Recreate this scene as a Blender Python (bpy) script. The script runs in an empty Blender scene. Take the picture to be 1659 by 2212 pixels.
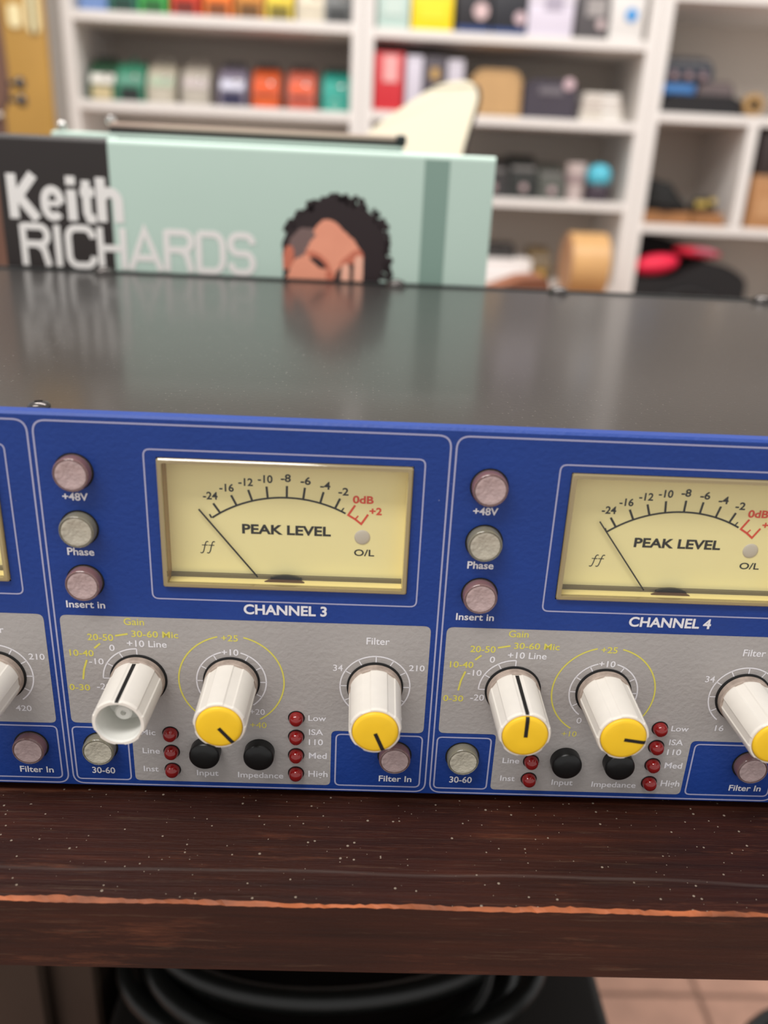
import bpy, bmesh, math, random
from mathutils import Vector, Matrix
S = 0.001                       # everything below is written in millimetres
R = math.radians
sc = bpy.context.scene
C = sc.collection

# ------------------------------------------------------------------ camera
cam_d = bpy.data.cameras.new('camera'); cam = bpy.data.objects.new('camera', cam_d); C.objects.link(cam)
cam.location = (0.06305, -0.15405, 0.13242)
cam.rotation_euler = (R(67.986), R(-2.510), R(-0.724))
cam_d.sensor_fit = 'VERTICAL'; cam_d.sensor_height = 36.0
cam_d.lens = 1800.0 / 2212.0 * 36.0
cam_d.clip_start = 0.005; cam_d.clip_end = 50
cam_d.dof.use_dof = True; cam_d.dof.focus_distance = 0.186; cam_d.dof.aperture_fstop = 9.5
sc.camera = cam
# ------------------------------------------------------------------ world, lights, exposure
w = bpy.data.worlds.new('world'); sc.world = w; w.use_nodes = True
w.node_tree.nodes['Background'].inputs[0].default_value = (1.0, 0.975, 0.955, 1)
w.node_tree.nodes['Background'].inputs[1].default_value = 0.76
def area(name, loc, sx, sy, power, col=(1, 0.965, 0.93), target=None):
    d = bpy.data.lights.new(name, 'AREA'); d.shape = 'RECTANGLE'; d.size = sx; d.size_y = sy; d.energy = power; d.color = col
    o = bpy.data.objects.new(name, d); C.objects.link(o); o.location = loc
    return o
area('ceiling_lamp_light', (-0.75, -0.75, 1.85), 1.5, 0.35, 38)
area('ceiling_lamp_light', (0.3, 0.75, 1.85), 2.4, 0.35, 54)
sc.view_settings.view_transform = 'Standard'; sc.view_settings.look = 'None'
sc.view_settings.exposure = 0.0; sc.view_settings.gamma = 1.0; sc.view_settings.use_curve_mapping = False

# ------------------------------------------------------------------ materials
def lin(c): return tuple(((v / 255) / 12.92 if v / 255 <= 0.04045 else ((v / 255 + 0.055) / 1.055) ** 2.4) for v in c)
MATS = {}
def mat(name, col, rough=0.5, metal=0.0, spec=0.5, bump=0.0, bscale=300, var=0.0, vscale=40, trans=0.0, coat=0.0, emit=None, ior=1.45, aniso=None, dust=0.0, dscale=500, dustcol=(190, 185, 175)):
    if name in MATS: return MATS[name]
    m = bpy.data.materials.new(name); m.use_nodes = True; nt = m.node_tree; b = nt.nodes['Principled BSDF']
    L = nt.links.new
    c = lin(col) + (1,)
    b.inputs['Base Color'].default_value = c; b.inputs['Roughness'].default_value = rough; b.inputs['Metallic'].default_value = metal
    b.inputs['Specular IOR Level'].default_value = spec; b.inputs['Transmission Weight'].default_value = trans; b.inputs['Coat Weight'].default_value = coat
    b.inputs['IOR'].default_value = ior
    tc = None
    def coord():
        nonlocal tc
        if tc is None: tc = nt.nodes.new('ShaderNodeTexCoord')
        if aniso:
            mp = nt.nodes.new('ShaderNodeMapping'); mp.inputs['Scale'].default_value = aniso; L(tc.outputs['Object'], mp.inputs['Vector']); return mp.outputs['Vector']
        return tc.outputs['Object']
    colsock = None
    if var > 0:
        n = nt.nodes.new('ShaderNodeTexNoise'); n.inputs['Scale'].default_value = vscale; n.inputs['Detail'].default_value = 5
        L(coord(), n.inputs['Vector'])
        r = nt.nodes.new('ShaderNodeValToRGB'); r.color_ramp.elements[0].position = 0.3; r.color_ramp.elements[1].position = 0.7
        r.color_ramp.elements[0].color = tuple(v * (1 - var) for v in c[:3]) + (1,)
        r.color_ramp.elements[1].color = tuple(min(1, v * (1 + var)) for v in c[:3]) + (1,)
        L(n.outputs['Fac'], r.inputs['Fac']); colsock = r.outputs['Color']
    if dust > 0:
        if tc is None: tc = nt.nodes.new('ShaderNodeTexCoord')
        v = nt.nodes.new('ShaderNodeTexVoronoi'); v.inputs['Scale'].default_value = dscale; v.inputs['Randomness'].default_value = 1
        if name == 'black_lid_paint': v.voronoi_dimensions = '2D'
        L(tc.outputs['Object'], v.inputs['Vector'])
        sp = nt.nodes.new('ShaderNodeSeparateColor'); L(v.outputs['Color'], sp.inputs['Color'])
        big = nt.nodes.new('ShaderNodeTexNoise'); big.inputs['Scale'].default_value = 18; L(tc.outputs['Object'], big.inputs['Vector'])
        rad = nt.nodes.new('ShaderNodeMath'); rad.operation = 'POWER'; L(sp.outputs['Red'], rad.inputs[0]); rad.inputs[1].default_value = 8
        p = nt.nodes.new('ShaderNodeMath'); p.operation = 'MULTIPLY'; L(rad.outputs[0], p.inputs[0]); L(big.outputs['Fac'], p.inputs[1])
        sc_ = nt.nodes.new('ShaderNodeMath'); sc_.operation = 'MULTIPLY'; L(p.outputs[0], sc_.inputs[0]); sc_.inputs[1].default_value = dust
        lt = nt.nodes.new('ShaderNodeMath'); lt.operation = 'LESS_THAN'; L(v.outputs['Distance'], lt.inputs[0]); L(sc_.outputs[0], lt.inputs[1])
        mx = nt.nodes.new('ShaderNodeMix'); mx.data_type = 'RGBA'
        L(lt.outputs[0], mx.inputs[0]); mx.inputs[7].default_value = lin(dustcol) + (1,)
        if colsock: L(colsock, mx.inputs[6])
        else: mx.inputs[6].default_value = c
        colsock = mx.outputs[2]
    if colsock: L(colsock, b.inputs['Base Color'])
    if bump > 0:
        n = nt.nodes.new('ShaderNodeTexNoise'); n.inputs['Scale'].default_value = bscale; n.inputs['Detail'].default_value = 3
        L(coord(), n.inputs['Vector'])
        bp = nt.nodes.new('ShaderNodeBump'); bp.inputs['Strength'].default_value = bump; bp.inputs['Distance'].default_value = 0.0006
        L(n.outputs['Fac'], bp.inputs['Height']); L(bp.outputs['Normal'], b.inputs['Normal'])
    MATS[name] = m
    return m
def clear_mat(name, tint=(1, 1, 1), ior=1.45, rough=0.03):
    m = bpy.data.materials.new(name); m.use_nodes = True; nt = m.node_tree; nt.nodes.clear()
    o = nt.nodes.new('ShaderNodeOutputMaterial'); mx = nt.nodes.new('ShaderNodeMixShader'); t = nt.nodes.new('ShaderNodeBsdfTransparent'); g = nt.nodes.new('ShaderNodeBsdfGlossy'); lw = nt.nodes.new('ShaderNodeLayerWeight'); pw = nt.nodes.new('ShaderNodeMath'); pw.operation = 'POWER'; f = nt.nodes.new('ShaderNodeMath'); f.operation = 'MULTIPLY_ADD'
    t.inputs[0].default_value = tint + (1,); g.inputs['Roughness'].default_value = rough; nt.links.new(lw.outputs['Facing'], pw.inputs[0]); pw.inputs[1].default_value = 5; nt.links.new(pw.outputs[0], f.inputs[0]); f.inputs[1].default_value = 0.9; f.inputs[2].default_value = 0.03
    nt.links.new(f.outputs[0], mx.inputs[0]); nt.links.new(t.outputs[0], mx.inputs[1]); nt.links.new(g.outputs[0], mx.inputs[2]); nt.links.new(mx.outputs[0], o.inputs[0])
    MATS[name] = m; return m
def wood_mat(name, dark, mid, light, rough=0.45, bump=0.35, dust=0.0):
    m = bpy.data.materials.new(name); m.use_nodes = True; nt = m.node_tree; b = nt.nodes['Principled BSDF']; L = nt.links.new
    tc = nt.nodes.new('ShaderNodeTexCoord')
    def noise(scale, mp, detail=6, rgh=0.6):
        mpn = nt.nodes.new('ShaderNodeMapping'); mpn.inputs['Scale'].default_value = mp; L(tc.outputs['Object'], mpn.inputs['Vector'])
        n = nt.nodes.new('ShaderNodeTexNoise'); n.inputs['Scale'].default_value = scale; n.inputs['Detail'].default_value = detail; n.inputs['Roughness'].default_value = rgh
        L(mpn.outputs['Vector'], n.inputs['Vector']); return n.outputs['Fac']
    g = noise(60, (0.35, 9, 9)); bl = noise(14, (1, 2.2, 2.2), 3); fine = noise(150, (0.25, 6, 6), 6, 0.75)
    r = nt.nodes.new('ShaderNodeValToRGB'); e = r.color_ramp.elements
    e[0].position = 0.32; e[0].color = lin(dark) + (1,); e[1].position = 0.78; e[1].color = lin(light) + (1,)
    k = e.new(0.55); k.color = lin(mid) + (1,)
    mixf = nt.nodes.new('ShaderNodeMath'); mixf.operation = 'MULTIPLY_ADD'; L(g, mixf.inputs[0]); mixf.inputs[1].default_value = 0.55
    sc2 = nt.nodes.new('ShaderNodeMath'); sc2.operation = 'MULTIPLY'; L(bl, sc2.inputs[0]); sc2.inputs[1].default_value = 0.45
    L(sc2.outputs[0], mixf.inputs[2]); L(mixf.outputs[0], r.inputs['Fac'])
    out = r.outputs['Color']
    # pale scratched streaks along the grain
    st = nt.nodes.new('ShaderNodeValToRGB'); st.color_ramp.elements[0].position = 0.58; st.color_ramp.elements[1].position = 0.70
    L(fine, st.inputs['Fac'])
    sm = nt.nodes.new('ShaderNodeMath'); sm.operation = 'MULTIPLY'; L(st.outputs['Color'], sm.inputs[0]); sm.inputs[1].default_value = 0.27
    mx = nt.nodes.new('ShaderNodeMix'); mx.data_type = 'RGBA'; L(sm.outputs[0], mx.inputs[0]); L(out, mx.inputs[6]); mx.inputs[7].default_value = lin((128, 102, 80)) + (1,)
    out = mx.outputs[2]
    if dust > 0:
        v = nt.nodes.new('ShaderNodeTexVoronoi'); v.inputs['Scale'].default_value = 700; v.voronoi_dimensions = '2D'; L(tc.outputs['Object'], v.inputs['Vector'])
        sp = nt.nodes.new('ShaderNodeSeparateColor'); L(v.outputs['Color'], sp.inputs['Color'])
        p = nt.nodes.new('ShaderNodeMath'); p.operation = 'POWER'; L(sp.outputs['Red'], p.inputs[0]); p.inputs[1].default_value = 15
        q = nt.nodes.new('ShaderNodeMath'); q.operation = 'MULTIPLY'; L(p.outputs[0], q.inputs[0]); q.inputs[1].default_value = dust
        lt = nt.nodes.new('ShaderNodeMath'); lt.operation = 'LESS_THAN'; L(v.outputs['Distance'], lt.inputs[0]); L(q.outputs[0], lt.inputs[1])
        m2 = nt.nodes.new('ShaderNodeMix'); m2.data_type = 'RGBA'; gn = nt.nodes.new('ShaderNodeNewGeometry'); gs = nt.nodes.new('ShaderNodeSeparateXYZ'); L(gn.outputs['Normal'], gs.inputs[0]); up = nt.nodes.new('ShaderNodeMath'); up.operation = 'GREATER_THAN'; L(gs.outputs['Z'], up.inputs[0]); up.inputs[1].default_value = .5; an = nt.nodes.new('ShaderNodeMath'); an.operation = 'MULTIPLY'; L(lt.outputs[0], an.inputs[0]); L(up.outputs[0], an.inputs[1]); L(an.outputs[0], m2.inputs[0]); L(out, m2.inputs[6]); m2.inputs[7].default_value = lin((150, 136, 120)) + (1,)
        out = m2.outputs[2]
    if dust > 0:      # rubbed grey line along the board a little behind its front edge, and pale scuffs
        sx = nt.nodes.new('ShaderNodeSeparateXYZ'); L(tc.outputs['Object'], sx.inputs[0])
        wob = nt.nodes.new('ShaderNodeMath'); wob.operation = 'MULTIPLY_ADD'; L(noise(9, (1, 1, 1), 2), wob.inputs[0]); wob.inputs[1].default_value = 0.006; wob.inputs[2].default_value = 0.0185
        ad = nt.nodes.new('ShaderNodeMath'); ad.operation = 'ADD'; L(sx.outputs['Y'], ad.inputs[0]); L(wob.outputs[0], ad.inputs[1])
        ab = nt.nodes.new('ShaderNodeMath'); ab.operation = 'ABSOLUTE'; L(ad.outputs[0], ab.inputs[0])
        mr = nt.nodes.new('ShaderNodeMapRange'); L(ab.outputs[0], mr.inputs[0]); mr.inputs[1].default_value = 0.0; mr.inputs[2].default_value = 0.0006; mr.inputs[3].default_value = 0.34; mr.inputs[4].default_value = 0.0
        zz = nt.nodes.new('ShaderNodeMath'); zz.operation = 'GREATER_THAN'; L(sx.outputs['Z'], zz.inputs[0]); zz.inputs[1].default_value = -0.003
        m1 = nt.nodes.new('ShaderNodeMath'); m1.operation = 'MULTIPLY'; L(mr.outputs[0], m1.inputs[0]); L(noise(45, (.5, 2, 1), 4), m1.inputs[1])
        m2_ = nt.nodes.new('ShaderNodeMath'); m2_.operation = 'MULTIPLY'; L(m1.outputs[0], m2_.inputs[0]); L(zz.outputs[0], m2_.inputs[1])
        m3 = nt.nodes.new('ShaderNodeMix'); m3.data_type = 'RGBA'; L(m2_.outputs[0], m3.inputs[0]); L(out, m3.inputs[6]); m3.inputs[7].default_value = lin((132, 122, 116)) + (1,)
        out = m3.outputs[2]
        sf = nt.nodes.new('ShaderNodeMapRange'); L(noise(80, (.3, 3, 3), 8, .8), sf.inputs[0]); sf.inputs[1].default_value = .55; sf.inputs[2].default_value = .72; sf.inputs[3].default_value = 0; sf.inputs[4].default_value = .55
        m4 = nt.nodes.new('ShaderNodeMix'); m4.data_type = 'RGBA'; L(sf.outputs[0], m4.inputs[0]); L(out, m4.inputs[6]); m4.inputs[7].default_value = lin((122, 70, 46)) + (1,)
        out = m4.outputs[2]
    L(out, b.inputs['Base Color'])
    b.inputs['Roughness'].default_value = rough; b.inputs['Specular IOR Level'].default_value = 0.28
    bp = nt.nodes.new('ShaderNodeBump'); bp.inputs['Strength'].default_value = bump; bp.inputs['Distance'].default_value = 0.0005
    L(fine, bp.inputs['Height']); L(bp.outputs['Normal'], b.inputs['Normal'])
    MATS[name] = m; return m

M_BLUE = mat('blue_paint', (16, 55, 132), 0.5, bump=0.22, bscale=900, var=0.06, vscale=60, dust=.14, dscale=420, dustcol=(120, 130, 165))
M_GREY = mat('grey_paint', (164, 159, 156), 0.5, bump=0.25, bscale=900, var=0.03, vscale=80)
M_WHITE_INK = mat('white_ink', (226, 224, 228), 0.6)
M_LINE_INK = mat('lilac_line_ink', (165, 165, 195), 0.6)
M_YEL_INK = mat('yellow_ink', (214, 204, 92), 0.6)
M_LID = mat('black_lid_paint', (36, 33, 31), 0.19, spec=0.5, bump=0.05, bscale=900, dust=.32, dscale=800, dustcol=(118, 115, 110))
_b = M_LID.node_tree.nodes['Principled BSDF']; _b.inputs['Coat Weight'].default_value = 0.45; _b.inputs['Coat Roughness'].default_value = 0.14; _b.inputs['Roughness'].default_value = 0.36
M_BLACK = mat('black_plastic', (17, 18, 18), 0.35)
M_BLACKM = mat('black_matte', (14, 13, 13), 0.75)
M_IVORY = mat('ivory_plastic', (232, 226, 216), 0.32, spec=0.5, var=0.02, vscale=300)
M_SKIRT = mat('dirty_knob_skirt', (166, 150, 138), 0.6, var=0.3, vscale=500)
M_BORE = mat('pale_green_white_plastic', (226, 226, 220), 0.4)
M_YCAP = mat('yellow_cap', (243, 198, 38), 0.4, var=0.03, vscale=300)
M_FACE = mat('cream_meter_face', (255, 242, 182), 0.6, var=0.015, vscale=60)
M_LITWALL = mat('lit_case_wall', (255, 238, 170), 0.35)  # clear case wall, the reflected face put into its colour
M_SHADEWALL = mat('shaded_case_wall', (150, 116, 66), 0.25)  # clear case wall, its brown shade put into the colour
M_INK = mat('black_ink', (22, 20, 18), 0.6)
M_RED_INK = mat('red_ink', (232, 72, 44), 0.6)
M_OL = mat('overload_lamp', (205, 196, 185), 0.35)
M_CLEAR = clear_mat('clear_window', (0.97, 0.97, 0.95))
M_RIM = mat('smoky_plastic_rim', (182, 164, 120), 0.12, trans=0.35, coat=.5)
M_CHROME = mat('chrome', (205, 203, 200), 0.15, metal=1.0)
M_DARKSCREW = mat('black_screw', (84, 80, 78), 0.2, metal=0.8)
M_LED = mat('red_led', (150, 26, 26), 0.1, trans=0.25, coat=0.5)
M_BTNR = mat('clear_red_button_side', (196, 160, 158), 0.1, trans=0.7, coat=0.3)
M_BTNO = mat('clear_olive_button_side', (196, 190, 170), 0.1, trans=0.7, coat=0.3)
M_CORER = mat('red_button_core', (150, 50, 52), 0.4)
M_COREO = mat('olive_button_core', (138, 130, 82), 0.4)
M_FROSTR = mat('frosted_pink_face', (178, 156, 154), 0.45, bump=0.4, bscale=1500, var=0.12, vscale=700)
M_FROSTO = mat('frosted_grey_face', (178, 172, 156), 0.45, bump=0.4, bscale=1500, var=0.12, vscale=700)
M_RUBBER = mat('rubber', (20, 20, 20), 0.7)
M_WOODTOP = wood_mat('dark_stained_wood', (33, 13, 8), (55, 24, 14), (84, 42, 26), 0.45, 0.6, dust=0.2)
M_WOODEDGE = mat('worn_bare_wood', (148, 80, 44), 0.6, var=0.75, vscale=220, aniso=(0.25, 1, 1))
M_WHITE = mat('white_shelf_laminate', (228, 223, 218), 0.5)
M_WALL = mat('wall_paint', (190, 184, 176), 0.8)

# ------------------------------------------------------------------ mesh helper
class MB:
    def __init__(s): s.v = []; s.f = []; s.mi = []
    def add(s, vs, fs, mi=0):
        o = len(s.v); s.v += [tuple(p) for p in vs]; s.f += [tuple(i + o for i in f) for f in fs]; s.mi += [mi] * len(fs); return s
    def box(s, x0, x1, y0, y1, z0, z1, mi=0):
        return s.add([(x0, y0, z0), (x1, y0, z0), (x1, y1, z0), (x0, y1, z0), (x0, y0, z1), (x1, y0, z1), (x1, y1, z1), (x0, y1, z1)],
                     [(0, 3, 2, 1), (4, 5, 6, 7), (0, 1, 5, 4), (1, 2, 6, 5), (2, 3, 7, 6), (3, 0, 4, 7)], mi)
    def bbox(s, x0, x1, y0, y1, z0, z1, b=1.0, seg=2, mi=0):
        bm = bmesh.new(); bmesh.ops.create_cube(bm, size=1)
        for v in bm.verts: v.co = Vector(((x0 + x1) / 2 + v.co.x * (x1 - x0), (y0 + y1) / 2 + v.co.y * (y1 - y0), (z0 + z1) / 2 + v.co.z * (z1 - z0)))
        bmesh.ops.bevel(bm, geom=bm.edges[:], offset=b, segments=seg, profile=0.5, affect='EDGES')
        bm.verts.index_update()
        s.add([v.co[:] for v in bm.verts], [[v.index for v in f.verts] for f in bm.faces], mi); bm.free(); return s
    def poly(s, pts, y, mi=0):            # flat polygon in the xz plane facing -y; pts counter-clockwise seen from the front
        return s.add([(p[0], y, p[1]) for p in pts], [tuple(range(len(pts)))], mi)
    def prism(s, pts, y0, y1, mi=0):      # xz polygon pushed from y0 (front) to y1
        n = len(pts); vs = [(p[0], y0, p[1]) for p in pts] + [(p[0], y1, p[1]) for p in pts]
        return s.add(vs, [tuple(range(n)), tuple(range(2 * n - 1, n - 1, -1))] + [(i, i + n, (i + 1) % n + n, (i + 1) % n) for i in range(n)], mi)
    def lathe(s, prof, n=48, axis='y', c=(0, 0, 0), mi=0):   # prof: (radius, height along axis); y means height along -y
        vs = []; fs = []
        for r, h in prof:
            for k in range(n):
                a = 2 * math.pi * k / n; u, v = r * math.cos(a), r * math.sin(a)
                vs.append((c[0] + u, c[1] - h, c[2] + v) if axis == 'y' else ((c[0] + u, c[1] + v, c[2] + h) if axis == 'z' else (c[0] + h, c[1] + u, c[2] + v)))
        for j in range(len(prof) - 1):
            for k in range(n):
                fs.append((j * n + k, j * n + (k + 1) % n, (j + 1) * n + (k + 1) % n, (j + 1) * n + k))
        fs.append(tuple(range(n))[::-1]); fs.append(tuple((len(prof) - 1) * n + k for k in range(n)))
        return s.add(vs, fs, mi)
    def ribbon(s, pts, wd, y, closed=False, mi=0):
        pts = [p for i, p in enumerate(pts) if i == 0 or (Vector(p) - Vector(pts[i - 1])).length > 1e-6]
        n = len(pts); L = []; Rr = []
        for i in range(n):
            a = Vector(pts[i - 1] if (i > 0 or closed) else pts[i]); b = Vector(pts[i]); c = Vector(pts[(i + 1) % n] if (i < n - 1 or closed) else pts[i])
            d1 = (b - a).normalized() if (b - a).length > 1e-9 else None; d2 = (c - b).normalized() if (c - b).length > 1e-9 else None
            d1 = d1 or d2; d2 = d2 or d1
            t = (d1 + d2); t = t.normalized() if t.length > 1e-6 else d1
            nn = Vector((-t.y, t.x)); k = wd / 2 / max(0.5, abs(nn.dot(Vector((-d1.y, d1.x)))))
            L.append(b + nn * k); Rr.append(b - nn * k)
        vs = [(p.x, y, p.y) for p in L] + [(p.x, y, p.y) for p in Rr]
        m = n if closed else n - 1
        return s.add(vs, [(i, i + n, (i + 1) % n + n, (i + 1) % n) for i in range(m)], mi)
    def tube(s, pts, r, n=10, mi=0, closed=False):
        pts = [Vector(p) for p in pts]; vs = []; fs = []; m = len(pts)
        up = Vector((0.13, 0.2, 0.97))
        for i, p in enumerate(pts):
            a = pts[(i - 1) % m] if (closed or i > 0) else p; b = pts[(i + 1) % m] if (closed or i < m - 1) else p
            t = (b - a).normalized(); u = t.cross(up).normalized(); v = t.cross(u)
            rr = r[i] if isinstance(r, (list, tuple)) else r
            for k in range(n):
                q = 2 * math.pi * k / n; vs.append(p + u * rr * math.cos(q) + v * rr * math.sin(q))
        for i in range(m if closed else m - 1):
            j = (i + 1) % m
            for k in range(n): fs.append((i * n + k, i * n + (k + 1) % n, j * n + (k + 1) % n, j * n + k))
        if not closed: fs.append(tuple(range(n))[::-1]); fs.append(tuple((m - 1) * n + k for k in range(n)))
        return s.add(vs, fs, mi)
    def mesh(s, name, mats, smooth=None, recalc=True):
        me = bpy.data.meshes.new(name); me.from_pydata([(x * S, y * S, z * S) for x, y, z in s.v], [], s.f)
        if not isinstance(mats, (list, tuple)): mats = [mats]
        for m in mats: me.materials.append(m)
        if any(s.mi): me.polygons.foreach_set('material_index', s.mi)
        if recalc:
            bm = bmesh.new(); bm.from_mesh(me); bmesh.ops.recalc_face_normals(bm, faces=bm.faces[:]); bm.to_mesh(me); bm.free()
        if smooth is not None:
            me.polygons.foreach_set('use_smooth', [True] * len(me.polygons)); me.set_sharp_from_angle(angle=R(smooth))
        me.update(); return me
def link(name, me, parent=None, loc=(0, 0, 0), rot=None):
    o = bpy.data.objects.new(name, me); C.objects.link(o); o.parent = parent
    o.location = tuple(v * S for v in loc)
    if rot: o.rotation_euler = rot
    return o
def obj(name, mb, mats, parent=None, loc=(0, 0, 0), rot=None, smooth=None, recalc=True):
    return link(name, mb.mesh(name, mats, smooth, recalc), parent, loc, rot)
def tag(o, label=None, cat=None, group=None, kind=None):
    if label: o['label'] = label
    if cat: o['category'] = cat
    if group: o['group'] = group
    if kind: o['kind'] = kind
    return o
def thing(name, label, cat, loc=(0, 0, 0), rot=None, group=None):
    return tag(link(name, None, None, loc, rot), label, cat, group)
def round_poly(pts, r, seg=5):
    out = []; n = len(pts)
    for i in range(n):
        a, b, c = Vector(pts[i - 1]), Vector(pts[i]), Vector(pts[(i + 1) % n])
        rr = r[i] if isinstance(r, (list, tuple)) else r
        if rr <= 0: out.append(tuple(b)); continue
        d1 = (a - b).normalized(); d2 = (c - b).normalized(); p = b + d1 * rr; q = b + d2 * rr
        for k in range(seg + 1):
            t = k / seg; out.append(tuple(p * (1 - t) ** 2 + b * 2 * t * (1 - t) + q * t * t))
    return out
def rrect(x0, x1, z0, z1, r, seg=5): return round_poly([(x0, z0), (x1, z0), (x1, z1), (x0, z1)], r, seg)
def arc(cx, cz, r, a0, a1, n=32):        # clock angles, degrees clockwise from 12
    return [(cx + r * math.sin(R(a0 + (a1 - a0) * k / n)), cz + r * math.cos(R(a0 + (a1 - a0) * k / n))) for k in range(n + 1)]
# ------------------------------------------------------------------ lettering
_cache = {}
def glyphs(body, weight):
    k = (body, weight)
    if k not in _cache:
        cu = bpy.data.curves.new('t', 'FONT'); cu.body = body; cu.size = 1; cu.offset = weight; cu.resolution_u = 4
        o = bpy.data.objects.new('t', cu); C.objects.link(o); bpy.context.view_layer.update()
        me = bpy.data.meshes.new_from_object(o.evaluated_get(bpy.context.evaluated_depsgraph_get()))
        _cache[k] = ([v.co[:2] for v in me.vertices], [tuple(p.vertices) for p in me.polygons])
        bpy.data.objects.remove(o); bpy.data.curves.remove(cu); bpy.data.meshes.remove(me)
    return _cache[k]
_H = {}
def text_mesh(body, x0, x1, base, cap, y, m, weight=0.012, slant=0.0):
    vs, fs = glyphs(body, weight)
    hv, _ = glyphs('H', weight); ch = max(p[1] for p in hv)
    a = min(p[0] for p in vs); b = max(p[0] for p in vs)
    sx = (x1 - x0) / (b - a); sz = cap / ch
    mb = MB(); mb.add([(x0 + (p[0] - a) * sx + slant * p[1] * sz, y, base + p[1] * sz) for p in vs], fs)
    return mb.mesh('lettering', m, recalc=False)

# ================================================================== the setting
FZ = -770
o = obj('floor', MB().box(-2500, 2600, -1600, 2420, FZ - 60, FZ - 2), mat('tile_grout', (120, 92, 78), 0.8)); tag(o, kind='structure', label='pinkish stone tile floor under the table'); floor = o
M_TILE = mat('pink_stone_tile', (172, 132, 113), 0.45, var=0.12, vscale=30, bump=0.05)
tile = MB().bbox(-197.5, 197.5, -197.5, 197.5, -8, 0, 1.2, 1).mesh('tile', M_TILE)
fx = FZ
for i in range(-4, 5):
    for j in range(-2, 5):
        link('tile', tile, floor, (300 + 400 * i - 8, 356 + 400 * j, FZ), (0, 0, 0))
floor.rotation_euler = (0, 0, R(0))
tag(obj('wall_back', MB().box(-2500, 2600, 2420, 2480, FZ - 60, 1900), M_WALL), kind='structure', label='plain wall behind the white shelves')

# ================================================================== wooden table
table = thing('wooden_table', 'dark stained wooden table with a worn front edge under the rack unit', 'table', (-100, 300, FZ))
TO = (100, -300, -FZ)          # children are written in world millimetres
mb = MB(); rnd = random.Random(3)
xs = [-700 + 1030 * k / 900 for k in range(901)]
rows = []
for k, x in enumerate(xs):
    a = 0.55 + 0.2 * math.sin(x * 0.19) + 0.45 * rnd.random() + 0.2 * math.sin(x * 0.061 + 1); b = 0.3 + 0.3 * rnd.random() + 0.15 * math.sin(x * 0.157)
    rows.append([(x, 640, -2), (x, -30.4 + max(0.15, a), -2), (x, -30.4, -2 - max(0.12, b)), (x, -30.4, -20.0), (x, -29.6, -20.6), (x, 640, -20.6)])
vs = [p for r in rows for p in r]; n6 = 6
fs = []; mi = []
for k in range(len(rows) - 1):
    for j in range(6):
        fs.append((k * 6 + j, k * 6 + (j + 1) % 6, (k + 1) * 6 + (j + 1) % 6, (k + 1) * 6 + j)); mi.append(1 if j == 1 else 0)
fs += [tuple(range(6)), tuple((len(rows) - 1) * 6 + j for j in range(6))]; mi += [0, 0]
mb.v = vs; mb.f = fs; mb.mi = mi
obj('table_top', mb, [M_WOODTOP, M_WOODEDGE], table, TO)
M_LEGW = wood_mat('dark_leg_wood', (34, 22, 17), (52, 36, 28), (70, 50, 38), 0.5, 0.2)
for x, y in ((296, -12), (296, 588)):
    obj('table_leg', MB().bbox(x, x + 30, y, y + 40, FZ, -20.7, 2, 1), M_LEGW, table, TO)
ped = obj('drawer_pedestal', MB().bbox(-690, -46, 112, 620, FZ, -20.7, 2, 1), mat('brown_cabinet_front', (56, 45, 37), 0.5, var=0.15, vscale=20), table, TO)
for k in range(3):
    d = obj('drawer_front', MB().bbox(-670, -66, 104, 111.8, FZ + 40 + k * 235, FZ + 265 + k * 235, 2, 1), MATS['brown_cabinet_front'], ped)
    obj('handle', MB().bbox(-420, -320, 90, 103.8, FZ + 150 + k * 235, FZ + 160 + k * 235, 2, 1), M_CHROME, d)

# ================================================================== rack preamp
PRE = thing('audio_preamp', 'blue rack-mount audio preamp with cream meters and white knobs on the wooden table', 'preamp', (0, 0, -2))
PO = (0, 0, 2)
PITCH = 81.212
XL, XR = -176, 306
HX0, HX1, HZ0, HZ1 = 23.05, 73.2, 51.95, 79.95
# front panel with a real cut-out for each meter
mb = MB()
xc = [XL] + sum([[HX0 + c * PITCH, HX1 + c * PITCH] for c in (-2, -1, 0, 1)], []) + [XR]
zc = [0.5, HZ0, HZ1, 87.5]
for i in range(len(xc) - 1):
    for j in range(3):
        if j == 1 and i % 2 == 1:
            x0, x1, z0, z1 = xc[i], xc[i + 1], zc[j], zc[j + 1]
            mb.add([(x0, 0, z0), (x1, 0, z0), (x1, 0, z1), (x0, 0, z1), (x0, 3, z0), (x1, 3, z0), (x1, 3, z1), (x0, 3, z1)],
                   [(0, 1, 5, 4), (1, 2, 6, 5), (2, 3, 7, 6), (3, 0, 4, 7)], 1)
            continue
        mb.add([(xc[i], 0, zc[j]), (xc[i + 1], 0, zc[j]), (xc[i + 1], 0, zc[j + 1]), (xc[i], 0, zc[j + 1])], [(0, 1, 2, 3)])
        mb.add([(xc[i], 3, zc[j]), (xc[i + 1], 3, zc[j]), (xc[i + 1], 3, zc[j + 1]), (xc[i], 3, zc[j + 1])], [(3, 2, 1, 0)])
mb.add([(XL, 0, 87.5), (XR, 0, 87.5), (XR, .5, 88), (XL, .5, 88), (XR, 3, 88), (XL, 3, 88), (XR, 3, 87.5), (XL, 3, 87.5)], [(0, 1, 2, 3), (3, 2, 4, 5), (5, 4, 6, 7)])
mb.add([(XL, 0, .5), (XR, 0, .5), (XR, .5, 0), (XL, .5, 0), (XR, 3, 0), (XL, 3, 0), (XR, 3, .5), (XL, 3, .5)], [(1, 0, 3, 2), (2, 3, 5, 4), (4, 5, 7, 6)])
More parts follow.
